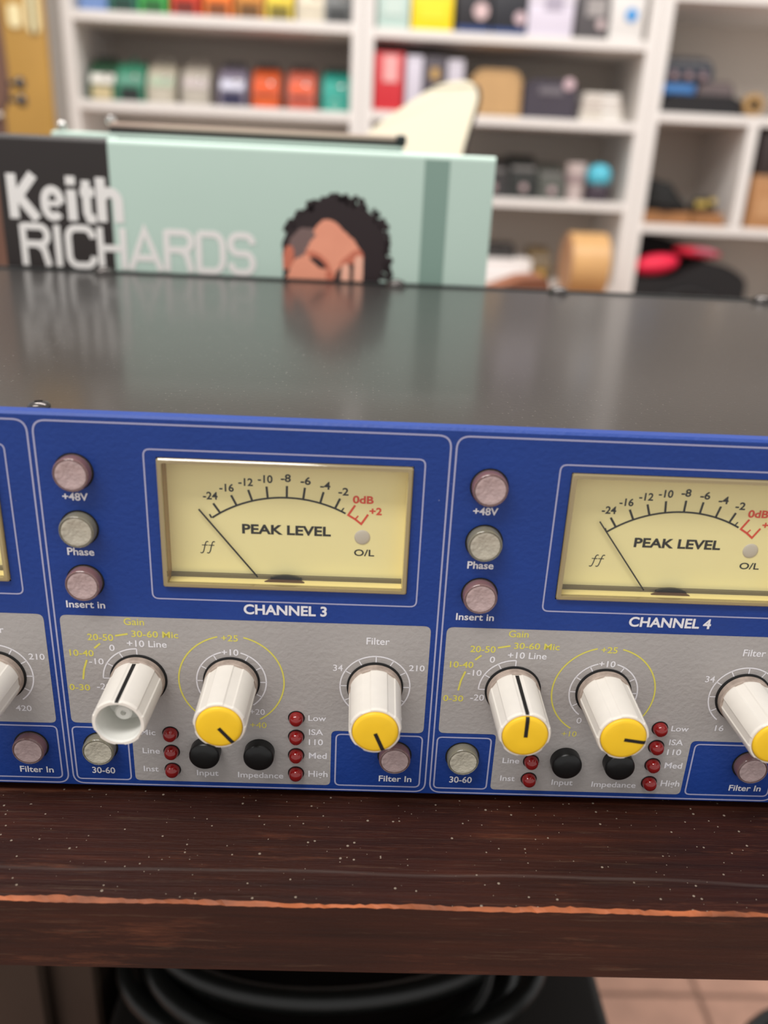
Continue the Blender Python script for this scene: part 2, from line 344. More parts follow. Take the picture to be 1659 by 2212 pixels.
for x, s_ in ((XL, 1), (XR, -1)):
    mb.add([(x, 0, .5), (x, 0, 87.5), (x, .5, 88), (x, 3, 88), (x, 3, 0), (x, .5, 0)], [(0, 1, 2, 3, 4, 5)[::s_]])
panel = obj('front_panel', mb, [M_BLUE, M_BLACKM], PRE, PO, recalc=False)
tag(panel, label='blue painted front panel')
# chassis and lid
ch = obj('chassis', MB().bbox(XL + 22, XR - 22, 6.0, 231, 0.8, 84.5, 0.6, 1), M_BLACKM, PRE, PO)
lid = obj('lid', MB().bbox(XL + 21, XR - 21, 3.05, 232, 84.6, 86.6, 0.5, 2), M_LID, PRE, PO); tag(lid, label='glossy black steel lid')
obj('rear_lip', MB().bbox(XL + 21, XR - 21, 232.1, 234, 60, 87.6, 0.4, 1), M_BLACK, PRE, PO)
screw = MB().lathe([(2.6, 0), (2.6, .5), (2.1, 1.2), (1.0, 1.55), (0.9, 1.0), (0.01, 1.0)], 20, 'z').mesh('lid_screw', M_DARKSCREW, 40)
for x, y in ((-1.7, 8.6), (160.7, 8.6), (-164, 8.6), (-53.6, 227), (75.3, 227), (147.8, 227), (-140, 227), (240, 227)):
    q = link('lid_screw', screw, PRE, (x, y, 86.6 + 2)); q.scale = (1.7, 1.7, 2.0) if y > 100 else (.85, .85, .8)
foot = MB().lathe([(6, 0), (6, 1.8), (5, 2.8)], 24, 'z').mesh('rubber_foot', M_RUBBER, 40)
for x, y in ((-130, 30), (260, 30), (-130, 200), (260, 200)): link('rubber_foot', foot, PRE, (x, y, 0))

E1 = -0.05                      # printed layers
def ink(name, mb, m, ch, recalc=False): return mb
grey_pts = round_poly([(.98, 17.45), (14.0, 17.45), (14.0, 2.1), (58.3, 2.1), (58.3, 17.2), (78.85, 17.2), (78.85, 44.5), (.98, 44.5)], [1.3, 1.0, 1.2, 1.2, 1.3, 1.3, 1.5, 1.5])
me_grey = MB().poly(grey_pts, E1).mesh('grey_field', M_GREY, recalc=False)
me_out = MB().ribbon(rrect(0, 80.1, .92, 86.5, 2.6, 8), .34, E1, True).mesh('outline', M_LINE_INK, recalc=False)
me_mout = MB().ribbon(rrect(20.68, 75.36, 49.07, 81.49, 1.3), .3, E1, True).mesh('outline', M_LINE_INK, recalc=False)
me_b1 = MB().ribbon(rrect(.9, 13.05, 2.15, 16.3, 1.1), .34, E1, True).mesh('outline', M_LINE_INK, recalc=False)
me_b2 = MB().ribbon(rrect(59.4, 78.75, 2.2, 16.3, 1.2), .34, E1, True).mesh('outline', M_LINE_INK, recalc=False)
E2 = -0.09
KX = {'gain': (16.5, 29.25), 'trim': (36.45, 29.35), 'filter': (67.55, 29.15)}
def ring(cx, cz, r, a0, a1, ticks, rt, wd=.3):
    mb = MB().ribbon(arc(cx, cz, r, a0, a1, 48), wd, E2)
    for t in ticks: mb.ribbon([(cx + q * math.sin(R(t)), cz + q * math.cos(R(t))) for q in (rt, r)], wd * .85, E2)
    return mb
gx, gz = KX['gain']
me_r1 = ring(gx, gz, 7.55, -90, 0, (-90, -60, -30, 0), 6.1).mesh('scale_ring', M_WHITE_INK, recalc=False)
tx, tz = KX['trim']
mb = ring(tx, tz, 7.5, -142, -16, (-120, -90, -60, -30), 6.0); mb2 = ring(tx, tz, 7.5, 16, 142, (30, 60, 90, 120), 6.0); mb.add(mb2.v, mb2.f)
me_r2 = mb.mesh('scale_ring', M_WHITE_INK, recalc=False)
mb = MB().ribbon(arc(tx, tz, 11.35, -148, -14, 48), .34, E2).ribbon(arc(tx, tz, 11.35, 14, 148, 48), .34, E2)
me_r3 = mb.mesh('scale_ring', M_YEL_INK, recalc=False)
fx_, fz_ = KX['filter']
me_r4 = ring(fx_, fz_, 7.6, -142, 142, (-120, -90, -60, -30, 0, 30, 60, 90, 120), 6.1).mesh('scale_ring', M_WHITE_INK, recalc=False)
mb = MB().ribbon([(12.2, 39.85), (14.9, 40.4)], .42, E2).ribbon([(7.6, 36.65), (8.9, 37.85)], .42, E2).ribbon([(5.75, 33.7), (4.95, 31.3), (4.55, 28.8)], .42, E2)
me_dash = mb.mesh('scale_dash', M_YEL_INK, recalc=False)
LET = [('+48V', 4.3, 9.3, 70.35, 1.55, 'w', .02), ('Phase', 4.1, 9.5, 58.42, 1.6, 'w', .02), ('Insert in', 2.7, 10.7, 46.35, 1.58, 'w', .016),
       ('Gain', 14.25, 18.5, 42.58, 1.6, 'y', .01), ('20-50', 6.35, 11.8, 38.62, 1.55, 'y', .014), ('30-60 Mic', 15.65, 25.5, 39.74, 1.5, 'y', .014), ('10-40', 2.25, 7.35, 34.65, 1.5, 'y', .014),
       ('0-30', 1.4, 5.85, 26.0, 1.5, 'y', .014), ('+10 Line', 14.55, 22.95, 37.35, 1.55, 'w', .012), ('0', 10.75, 11.9, 36.15, 1.48, 'w', .012), ('-10', 6.2, 9.3, 32.7, 1.45, 'w', .012), ('-20', 7.35, 10.4, 26.35, 1.55, 'w', .012),
       ('+25', 34.5, 38.05, 39.4, 1.48, 'y', .014), ('+10', 34.5, 38.1, 35.9, 1.5, 'w', .014), ('0', 31.55, 32.65, 21.1, 1.48, 'w', .0), ('+20', 40.25, 43.55, 20.95, 1.45, 'w', .0), ('+10', 28.7, 32.0, 17.5, 1.4, 'y', .0), ('+40', 40.3, 43.9, 17.42, 1.5, 'y', .0),
       ('Low', 53.15, 57.1, 19.72, 1.45, 'w', .014), ('ISA', 53.3, 56.5, 15.95, 1.5, 'w', .014), ('110', 53.3, 56.5, 13.22, 1.55, 'w', .014), ('Med', 53.35, 57.4, 9.5, 1.6, 'w', .014), ('High', 53.3, 57.7, 4.4, 1.65, 'w', .014),
       ('Input', 28.0, 32.9, 3.95, 1.5, 'w', .014), ('Impedance', 37.3, 47.6, 3.7, 1.5, 'w', .012), ('Mic', 16.0, 19.25, 14.7, 1.4, 'w', .012), ('Line', 16.1, 19.95, 9.7, 1.45, 'w', .012), ('Inst', 16.05, 19.4, 4.7, 1.5, 'w', .012),
       ('Filter', 65.3, 70.25, 39.7, 1.65, 'w', .012), ('34', 58.35, 60.45, 32.85, 1.55, 'w', .01), ('210', 74.7, 78.1, 33.4, 1.45, 'w', .014), ('16', 62.95, 64.9, 20.15, 1.5, 'w', .012), ('420', 70.4, 73.85, 20.2, 1.4, 'w', .012),
       ('Filter In', 69.4, 76.9, 3.65, 1.6, 'w', .016), ('30-60', 4.4, 9.55, 3.85, 1.65, 'w', .016)]
me_let = [text_mesh(t, a, b, z, h, E2, {'w': M_WHITE_INK, 'y': M_YEL_INK}[k], wt) for t, a, b, z, h, k, wt in LET]

# ---- meters
ML = [('-24', 31.15, 34.1, 70.2), ('-16', 34.5, 37.4, 72.05), ('-12', 38.35, 41.25, 73.4), ('-10', 42.25, 45.2, 74.2), ('-8', 46.85, 48.85, 74.55), ('-6', 50.8, 52.85, 74.1), ('-4', 54.75, 56.8, 73.25), ('-2', 58.45, 60.5, 72.1)]
TB = [(34.52, 67.31), (37.89, 69.07), (41.06, 70.21), (44.2, 70.89), (48.04, 71.12), (51.36, 70.87), (54.8, 70.18), (57.88, 69.24)]
TT = [(33.18, 69.34), (36.83, 71.24), (40.29, 72.53), (43.98, 73.38), (48.08, 73.66), (51.69, 73.43), (55.46, 72.64), (58.81, 71.35)]
FY = 3.5; IY = FY - 0.06
me_face = MB().box(23.2, 73.05, FY, FY + 1, 52.7, 79.8).mesh('meter_face', M_FACE)
mb = MB()
cx_, cz_, cr_ = 48.0, 45.45, 25.67
a0 = math.degrees(math.atan2(32.91 - cx_, 66.21 - cz_)); a1 = math.degrees(math.atan2(59.95 - cx_, 68.02 - cz_))
mb.ribbon(arc(cx_, cz_, cr_, a0, a1, 40), .38, IY)
for b, t in zip(TB, TT): mb.ribbon([b, t], .44, IY)
mb.ribbon([(32.75, 66.15), (32.35, 66.95)], .34, IY); mb.ribbon([(59.1, 68.55), (59.65, 69.35)], .26, IY)
me_scale = mb.mesh('meter_scale', M_INK, recalc=False)
a2 = math.degrees(math.atan2(60.56 - cx_, 67.82 - cz_)); a3 = math.degrees(math.atan2(63.27 - cx_, 65.93 - cz_))
mb = MB().ribbon([(61.9, 70.0), (60.56, 67.82), (62.0, 66.95), (63.27, 65.93), (64.61, 68.09)], .42, IY).ribbon([(62.0, 66.95), (62.61, 67.74)], .28, IY)
me_red = mb.mesh('red_zone', M_RED_INK, recalc=False)
def bez(p0, p1, p2, p3, n=10): return [tuple(Vector(p0) * (1 - t) ** 3 + Vector(p1) * 3 * t * (1 - t) ** 2 + Vector(p2) * 3 * t * t * (1 - t) + Vector(p3) * t ** 3) for t in [k / n for k in range(n + 1)]]
mb = MB()
for dx in (0, 1.35):
    mb.ribbon(bez((31.9 + dx, 60.75), (31.35 + dx, 61.1), (31.3 + dx, 60.3), (31.1 + dx, 59.6)) + bez((31.1 + dx, 59.6), (30.85 + dx, 58.4), (30.7 + dx, 58.0), (30.2 + dx, 58.3))[1:], .2, IY)
    mb.ribbon([(30.55 + dx, 60.0), (31.75 + dx, 60.0)], .16, IY)
me_ff = mb.mesh('logo', M_INK, recalc=False)
me_ml = [text_mesh(t, a, b, z, 1.6, IY, M_INK, .022) for t, a, b, z in ML]
me_ml += [text_mesh('PEAK LEVEL', 38.9, 57.1, 63.0, 2.05, IY, M_INK, .03), text_mesh('O/L', 62.0, 66.2, 58.75, 1.45, IY, M_INK, .014),
          text_mesh('0dB', 61.4, 65.65, 70.5, 1.6, IY, M_RED_INK, .03), text_mesh('+2', 64.85, 67.4, 68.1, 1.55, IY, M_RED_INK, .03)]
me_ol = MB().lathe([(1.65, 0), (1.6, .1), (1.2, .22), (.3, .28)], 32, 'y', (63.6, FY, 62.95)).mesh('overload_lamp', M_OL, 60)
# the plastic case: shade painted on left and top walls, face reflection on right wall and floor, dark ledge under the face and a half-round pivot cover
t_ = .9
mb = MB()
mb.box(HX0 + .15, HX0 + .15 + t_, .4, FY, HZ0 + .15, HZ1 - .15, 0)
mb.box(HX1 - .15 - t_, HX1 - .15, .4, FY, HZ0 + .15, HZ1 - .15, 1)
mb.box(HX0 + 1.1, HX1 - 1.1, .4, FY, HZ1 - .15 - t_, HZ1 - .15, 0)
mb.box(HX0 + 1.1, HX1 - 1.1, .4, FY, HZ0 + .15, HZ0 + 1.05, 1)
me_case = mb.mesh('meter_case', [M_SHADEWALL, M_LITWALL])
mb = MB()
for q in (rrect(HX0 + .1, HX1 - .1, HZ0 + .1, HZ1 - .1, .5),):
    n = len(q); cxm, czm = (HX0 + HX1) / 2, (HZ0 + HZ1) / 2
    inn = [(cxm + (p[0] - cxm) * (1 - .9 / 25), czm + (p[1] - czm) * (1 - .9 / 14)) for p in q]
    out2 = [(cxm + (p[0] - cxm) * (1 - .25 / 25), czm + (p[1] - czm) * (1 - .25 / 14)) for p in q]
    vs = [(p[0], .3, p[1]) for p in q] + [(p[0], -.45, p[1]) for p in q] + [(p[0], -.7, p[1]) for p in out2] + [(p[0], -.7, p[1]) for p in inn] + [(p[0], .3, p[1]) for p in inn]
    mb.add(vs, [(j * n + i, j * n + (i + 1) % n, (j + 1) * n + (i + 1) % n, (j + 1) * n + i) for j in range(4) for i in range(n)])
me_rim = mb.mesh('window_rim', M_RIM, 30)
me_win = MB().box(HX0 + .95, HX1 - .95, -.62, -.1, HZ0 + .6, HZ1 - .6).mesh('window_pane', M_CLEAR)
me_ledge = MB().box(HX0 + 1.05, HX1 - 1.05, FY - .9, FY - .02, 52.95, 53.75).mesh('ledge', mat('meter_ledge', (112, 104, 84), 0.5))
pv = [(48 + 3.3 * math.cos(R(a)), 53.3 + 1.0 * math.sin(R(a))) for a in range(0, 181, 12)]
me_piv = MB().prism(pv, FY - 1.6, FY - .95).mesh('pivot_cover', M_BLACK)
me_coil = MB().prism([(43.6, 53.0), (51.9, 53.0), (51.0, 53.45), (44.6, 53.45)], FY - 2.2, FY - 1.65).mesh('coil', mat('copper_coil', (92, 66, 50), 0.4))
def needle_mesh(tip, dist=2.6):
    b = (47.9, 46.0); d = Vector(tip) - Vector(b); q0 = Vector(b) + d * ((53.4 - b[1]) / d.y)
    mb = MB(); nn = Vector((-d.y, d.x)).normalized() * .15
    pts = [q0 - nn, Vector(tip) - nn, Vector(tip) + nn, q0 + nn]
    return mb.prism([tuple(p) for p in pts][::-1], dist, dist + .2).mesh('needle', M_INK)
NEED = {-2: (30.4, 68.2), -1: (30.4, 68.2), 0: (30.35, 68.25), 1: (30.85, 68.65)}

# ---- knobs
def knob_section(Rr, n=120):
    pts = []
    for k in range(n):
        a = 360 * k / n; r = Rr
        for f0 in (0, 60, 120, 180, 240, 300):
            dlt = (a - f0 + 180) % 360 - 180
            if abs(dlt) < 10.6: r = min(r, Rr * .955 / math.cos(R(dlt)))
        pts.append((r * math.sin(R(a)), r * math.cos(R(a))))
    return pts
def knob_body(hollow):
    mb = MB(); prof = [(5.5, 2.1), (5.6, 2.5), (5.32, 15.4), (5.1, 15.9)]
    n = 120; vs = []
    for r, h in prof: vs += [(p[0], -h, p[1]) for p in knob_section(r)]
    rings = len(prof)
    inner = [(4.5, 15.9), (4.3, 15.4), (4.0, 8.5), (1.9, 8.5), (1.75, 12.0), (1.4, 12.3), (.6, 12.3), (.5, 11.4)] if hollow else [(4.75, 15.9), (4.7, 15.3)]
    for r, h in inner: vs += [(r * math.sin(R(360 * k / n)), -h, r * math.cos(R(360 * k / n))) for k in range(n)]
    tot = rings + len(inner)
    fs = [(j * n + i, j * n + (i + 1) % n, (j + 1) * n + (i + 1) % n, (j + 1) * n + i) for j in range(tot - 1) for i in range(n)]
    mi = [0 if j < rings else (1 if hollow else 0) for j in range(tot - 1) for i in range(n)]
    fs += [tuple(range(n)), tuple((tot - 1) * n + i for i in range(n))]; mi += [0, 1 if hollow else 0]
    mb.v = vs; mb.f = fs; mb.mi = mi
    return mb.mesh('control_knob', [M_IVORY, M_BORE], 9)
me_kb = knob_body(False); me_kh = knob_body(True)
me_skirt = MB().lathe([(5.4, .3), (5.75, .5), (5.75, 1.9), (5.5, 2.15)], 64).mesh('skirt', M_SKIRT, 40)
me_gap = MB().lathe([(6.15, .1), (6.15, .22), (5.9, .4)], 64).mesh('gap_ring', M_BLACKM, 40)  # black ring painted for the gap and shadow behind the knob
me_cap = MB().lathe([(4.62, 15.35), (4.62, 16.1), (4.45, 16.35), (3.9, 16.5), (2.0, 16.55), (.01, 16.56)], 64).mesh('knob_cap', M_YCAP, 50)
mb = MB(); wl = .4
mb.add([(-wl, -16.6, .0), (wl, -16.6, .0), (wl, -16.57, 3.9), (-wl, -16.57, 3.9), (wl, -16.42, 4.48), (-wl, -16.42, 4.48), (wl, -16.1, 4.66), (-wl, -16.1, 4.66)], [(0, 1, 2, 3), (3, 2, 4, 5), (5, 4, 6, 7)])
me_cl = mb.mesh('cap_line', M_INK)
mb = MB(); r1, r2 = 5.6 * .955 + .03, 5.32 * .955 + .03
mb.add([(-.4, -2.5, r1), (.4, -2.5, r1), (.4, -15.4, r2), (-.4, -15.4, r2), (.38, -15.86, r2 - .2), (-.38, -15.86, r2 - .2)], [(0, 1, 2, 3), (3, 2, 4, 5)])
me_sl = mb.mesh('pointer_line', M_INK)
KANG = {(-2, 'gain'): 0, (-2, 'trim'): 140, (-2, 'filter'): 150, (-1, 'gain'): -30, (-1, 'trim'): 120, (-1, 'filter'): 150, (0, 'gain'): 0, (0, 'trim'): 141, (0, 'filter'): 157, (1, 'gain'): 0, (1, 'trim'): 98, (1, 'filter'): 150}
KLAB = {'gain': 'white gain knob', 'trim': 'white trim knob', 'filter': 'white filter knob'}
# ---- buttons and lamps
def btn_mesh(m): return MB().lathe([(3.55, .0), (3.55, 1.9), (3.4, 2.2), (3.25, 2.32), (3.12, 2.28), (3.08, 2.0), (.02, 2.0)], 48).mesh('push_button', m, 35)
me_btn = {'r': btn_mesh(M_BTNR), 'o': btn_mesh(M_BTNO)}
me_core = {k: MB().lathe([(2.9, .05), (2.9, 1.5), (.02, 1.5)], 32).mesh('button_core', m, 35) for k, m in (('r', M_CORER), ('o', M_COREO))}
me_bf = {k: MB().lathe([(3.05, 2.02), (3.0, 2.2), (2.5, 2.24), (2.3, 2.16), (.02, 2.14)], 40).mesh('button_face', m, 30) for k, m in (('r', M_FROSTR), ('o', M_FROSTO))}
me_bh = MB().lathe([(3.85, .01), (3.85, .05), (3.6, .06)], 48).mesh('button_hole', M_BLACKM)
me_bb = MB().lathe([(3.4, 0), (3.4, 2.0), (3.3, 2.4), (2.9, 2.7), (1.6, 2.95), (.02, 3.0)], 48).mesh('selector_button', M_BLACK, 50)
me_led = MB().lathe([(1.62, 0), (1.62, .5), (1.55, 1.0), (1.35, 1.45), (1.0, 1.8), (.5, 2.0), (.02, 2.05)], 32).mesh('indicator_lamp', M_LED, 60)
me_lh = MB().lathe([(1.85, .06), (1.85, .1), (1.6, .12)], 32).mesh('lamp_hole', M_BLACKM)
BTN = [('r', 7.05, 76.35, '+48V'), ('o', 7.05, 64.4, 'Phase'), ('r', 7.15, 52.5, 'Insert in'), ('o', 6.85, 11.2, '30-60'), ('r', 72.7, 11.0, 'Filter In')]
LEDS = [(22.6, 15.3), (22.6, 10.4), (22.6, 5.45), (50.5, 20.4), (50.5, 15.4), (50.5, 10.4), (50.5, 5.35)]
for c in (-2, -1, 0, 1):
    off = (c * PITCH, 0, 0)
    for nm, me in (('grey_field', me_grey), ('outline', me_out), ('outline', me_mout), ('outline', me_b1), ('outline', me_b2), ('scale_ring', me_r1), ('scale_ring', me_r2), ('scale_ring', me_r3), ('scale_ring', me_r4), ('scale_dash', me_dash)):
        link(nm, me, panel, off)
    for me in me_let: link('lettering', me, panel, off)
    link('lettering', text_mesh('CHANNEL %d' % (c + 3), 39.4, 56.75 + (0.2 if c == 1 else 0), 46.15, 2.25, E2, M_WHITE_INK, .028), panel, off)
    mt = link('level_meter', me_case, PRE, (c * PITCH, 0, 2))
    for nm, me in (('meter_face', me_face), ('meter_scale', me_scale), ('red_zone', me_red), ('logo', me_ff), ('overload_lamp', me_ol), ('window_rim', me_rim), ('window_pane', me_win), ('ledge', me_ledge), ('pivot_cover', me_piv), ('coil', me_coil)):
        link(nm, me, mt)
    for me in me_ml: link('lettering', me, mt)
    link('needle', needle_mesh(NEED[c]), mt)
    for k in ('gain', 'trim', 'filter'):
        x, z = KX[k]; hollow = (c == 0 and k == 'gain')
        kb = link('control_knob', me_kh if hollow else me_kb, PRE, (x + c * PITCH, 0, z + 2), (0, R(KANG[c, k]), 0))
        tag(kb, label=('white knob missing its cap' if hollow else 'white knob with yellow cap'))
        link('skirt', me_skirt, kb); link('gap_ring', me_gap, kb); link('pointer_line', me_sl, kb)
        if not hollow: link('knob_cap', me_cap, kb); link('cap_line', me_cl, kb)
    for k, x, z, nm in BTN:
        b = link('push_button', me_btn[k], PRE, (x + c * PITCH, -.06, z + 2)); link('button_core', me_core[k], b); link('button_face', me_bf[k], b); link('button_hole', me_bh, b)
    for x in (30.3, 42.3): link('selector_button', me_bb, PRE, (x + c * PITCH, -.06, 11.0 + 2))
    for x, z in LEDS:
        l = link('indicator_lamp', me_led, PRE, (x + c * PITCH, -.06, z + 2)); link('lamp_hole', me_lh, l)
link('outline', MB().ribbon(rrect(163.6, 284, .92, 86.5, 2.6, 8), .34, E1, True).mesh('outline', M_LINE_INK, recalc=False), panel)

# ================================================================== printed boxes behind the preamp
M_MINT = mat('mint_card', (189, 211, 199), 0.45, var=0.03, vscale=10)
M_MINT2 = mat('darker_mint_print', (136, 163, 151), 0.45)
M_CARDK = mat('black_card', (40, 33, 31), 0.4)
BOX = thing('printed_box', 'mint green and black printed box standing upright behind the preamp', 'box', (8, 260, -2))
BO = (-8, -260, 2)
KB = 0.7112                      # the box print is laid out on a 305 mm grid and printed at this size
def art(x, z): return (18.2 + x * KB, 38.2 + z * KB)
def slab(x0, x1, y0, y1, z0, z1, r):      # upright carton, its long top edges rounded
    q = [(y0, z0)] + [(y0 + r - r * math.cos(R(a)), z1 - r + r * math.sin(R(a))) for a in (0, 22, 45, 68, 90)] + [(y1 - r + r * math.sin(R(a)), z1 - r + r * math.cos(R(a))) for a in (0, 22, 45, 68, 90)] + [(y1, z0)]
    n = len(q); return MB().add([(x0, a, b) for a, b in q] + [(x1, a, b) for a, b in q], [tuple(range(n))[::-1], tuple(range(n, 2 * n))] + [(i, (i + 1) % n, (i + 1) % n + n, i + n) for i in range(n)])
bx = obj('box_body', slab(-51.85, 116.7, 240, 280, -1.9, 142.0, 2.6), M_MINT, BOX, BO, smooth=40)
obj('black_end', slab(-100.5, -51.9, 240, 280, -1.9, 142.0, 2.6), M_CARDK, BOX, BO, smooth=40)
PY = 239.9
def print_(name, mb, m, parent=bx):
    mb.v = [(art(v[0], v[2])[0], v[1], art(v[0], v[2])[1]) for v in mb.v]
    return obj(name, mb, m, parent, (0, 0, 0), recalc=False)
print_('stripe', MB().poly([(95, -54), (110.5, -54), (110.5, 142.5), (95, 142.5)], PY), M_MINT2)
# stroke lettering on the box
M_BOXINK = mat('white_box_ink', (242, 238, 234), 0.5); M_BOXINK2 = mat('pale_box_ink', (215, 218, 208), 0.5)
def strokes(letters, x, z, h, wd, adv, m):
    for ch_, w_ in letters:
        mb = MB()
        for k, st in enumerate(GL[ch_]): mb.ribbon([(x + p[0] * w_, z + p[1] * h) for p in st], wd, PY - .1 - .02 * k)
        print_('lettering', mb, m); x += w_ + adv
def qa(cx, cz, rx, rz, a0, a1, n=8): return [(cx + rx * math.cos(R(a0 + (a1 - a0) * k / n)), cz + rz * math.sin(R(a0 + (a1 - a0) * k / n))) for k in range(n + 1)]
GL = {
 'R': [[(.08, 0), (.08, 1)], [(.08, .95)] + qa(.68, .74, .26, .21, 90, -90) + [(.08, .53)], [(.55, .53), (.78, .42), (.92, 0)]],
 'I': [[(.5, 0), (.5, 1)]],
 'C': [qa(.66, .72, .28, .23, 0, 90, 6) + qa(.36, .72, .28, .23, 90, 180, 6) + qa(.36, .28, .28, .23, 180, 270, 6) + qa(.66, .28, .28, .23, 270, 360, 6)],
 'H': [[(.08, 0), (.08, 1)], [(.92, 0), (.92, 1)], [(.08, .5), (.92, .5)]],
 'A': [[(.02, 0), (.5, .98), (.98, 0)], [(.2, .3), (.8, .3)]],
 'D': [[(.08, 0), (.08, .95)], [(.08, .95)] + qa(.6, .65, .32, .3, 90, 0, 6) + qa(.6, .35, .32, .3, 0, -90, 6) + [(.08, .05)]],
 'S': [qa(.62, .74, .28, .21, 0, 90, 5) + qa(.36, .74, .28, .21, 90, 180, 5) + qa(.36, .73, .28, .22, 180, 270, 5) + qa(.62, .27, .28, .24, 90, 0, 5) + qa(.62, .27, .28, .22, 0, -90, 5) + qa(.36, .27, .28, .22, 270, 180, 5)],
}
strokes([('R', 17.5), ('I', 6), ('C', 18), ('H', 17), ('A', 20), ('R', 18), ('D', 18), ('S', 17)], -156.5, 69.5, 25, 4.1, 2.2, M_BOXINK)
GL.update({
 'K': [[(.14, 0), (.14, 1)], [(.85, 1), (.32, .52), (.88, 0)]],
 'e': [qa(.5, .42, .34, .26, -8, 180, 12) + qa(.5, .33, .34, .26, 190, 318, 10), [(.16, .37), (.82, .37)]],
 'i': [[(.5, 0), (.5, .7)], [(.5, .8), (.5, 1.0)]],
 't': [[(.42, .92), (.42, .2), (.55, .06), (.88, .06)], [(.08, .66), (.88, .66)]],
 'h': [[(.14, 0), (.14, 1)], [(.14, .5)] + qa(.5, .46, .36, .22, 160, 0, 8) + [(.86, 0)]],
})
x = -161.5
for ch_, w_, ad in (('K', 19, .6), ('e', 14.5, .6), ('i', 8, .6), ('t', 11, .6), ('h', 14.5, 0)):
    mb = MB()
    for k, st in enumerate(GL[ch_]): mb.ribbon([(x + p[0] * w_, 97.5 + p[1] * 26) for p in st], (5.9 if ch_ in 'Kih' else (4.9 if k == 0 else 3.2) if ch_ == 'e' else 5.2), PY - .1 - .02 * k)
    print_('lettering', mb, M_BOXINK); x += w_ + ad
# printed picture: curly dark hair, face half hidden by a hand
rnd = random.Random(11)
def blob(pts, jit, n=6):
    out = []; m = len(pts)
    for i in range(m):
        p0, p1, p2, p3 = (Vector(pts[(i + k) % m]) for k in (-1, 0, 1, 2))
        for k in range(n):
            t = k / n; q = 0.5 * ((2 * p1) + (p2 - p0) * t + (2 * p0 - 5 * p1 + 4 * p2 - p3) * t * t + (3 * p1 - p0 - 3 * p2 + p3) * t ** 3)
            out.append((q.x + rnd.uniform(-jit, jit), q.y + rnd.uniform(-jit, jit)))
    return out
M_HAIR = mat('print_hair', (46, 34, 36), 0.45); M_HAIR2 = mat('print_grey_hair', (128, 104, 100), 0.45)
M_SKIN = mat('print_skin', (252, 166, 136), 0.45, var=0.08, vscale=60); M_SKIN2 = mat('print_skin_shade', (214, 122, 96), 0.45); M_SKIN3 = mat('print_skin_light', (255, 192, 166), 0.45)
pic = print_('printed_picture', MB().poly(blob([(12, 60), (9, 74), (8, 88), (11, 98), (18, 106), (28, 113), (38, 117), (50, 116.5), (60, 112), (68, 104), (73, 93), (73.5, 80), (70, 70), (66, 60)], 1.0), PY - .05), M_HAIR)
mb = MB()
hp = blob([(9, 74), (8, 88), (11, 98), (18, 106), (28, 113), (38, 117), (50, 116.5), (60, 112), (68, 104), (73, 93), (73.5, 80), (70, 70)], .6, 7)[14:-7]
for k, q in enumerate(hp):
    for _ in range(2):
        r = rnd.uniform(1.0, 2.4); cx, cz = q[0] + rnd.uniform(-2.2, 2.2), q[1] + rnd.uniform(-1.5, 2.6)
        mb.poly([(cx + r * math.cos(a * math.pi / 4), cz + r * math.sin(a * math.pi / 4)) for a in range(8)], PY - .06 - .0008 * k)
print_('printed_picture', mb, M_HAIR)
print_('printed_picture', MB().poly(blob([(12, 60), (12, 74), (15, 80), (21, 88), (27, 98), (33, 104.5), (40, 104), (46, 99), (53, 93), (57, 86), (58, 76), (56, 66), (50, 58)], .3), PY - .1), M_SKIN)
print_('printed_picture', MB().poly(blob([(12, 92), (17, 98), (24, 100), (28, 96), (24, 89), (20, 82), (15, 82), (13, 86)], .8), PY - .15), M_HAIR2)
print_('printed_picture', MB().poly(blob([(8.5, 74), (8, 82), (10, 88), (13.5, 88), (15, 83), (13, 76)], .2), PY - .2), M_SKIN2)
print_('printed_picture', MB().poly(blob([(22, 84.5), (28, 85.5), (35, 81), (38, 76), (36, 74.5), (32, 78), (26, 82)], .2), PY - .12), M_SKIN2)
print_('printed_picture', MB().poly(blob([(36, 58), (37, 66), (35, 72), (38, 75), (41, 70), (42, 62)], .2), PY - .12), M_SKIN2)
print_('printed_picture', MB().poly(blob([(44, 78), (50, 85), (56, 88), (59, 84), (57, 76), (50, 74)], .3), PY - .12), M_SKIN2)
print_('printed_picture', MB().poly(blob([(25, 81.5), (29, 82), (34, 78.5), (35.5, 75.5), (31, 76), (27, 79)], .2), PY - .15), M_HAIR)
print_('printed_picture', MB().poly(blob([(39, 60), (41, 70), (44, 76), (52, 79), (54, 72), (53, 60)], .3), PY - .16), M_HAIR)
for x0, x1, zt in ((45.5, 50.5, 79), (53.5, 59.0, 84)):
    print_('printed_picture', MB().poly(blob([(x0 - 1, 58), (x0 - .5, 70), (x0 + .2, zt - 2), ((x0 + x1) / 2, zt), (x1 - .2, zt - 2), (x1, 70), (x1 - .5, 58)], .15), PY - .2), M_SKIN3)
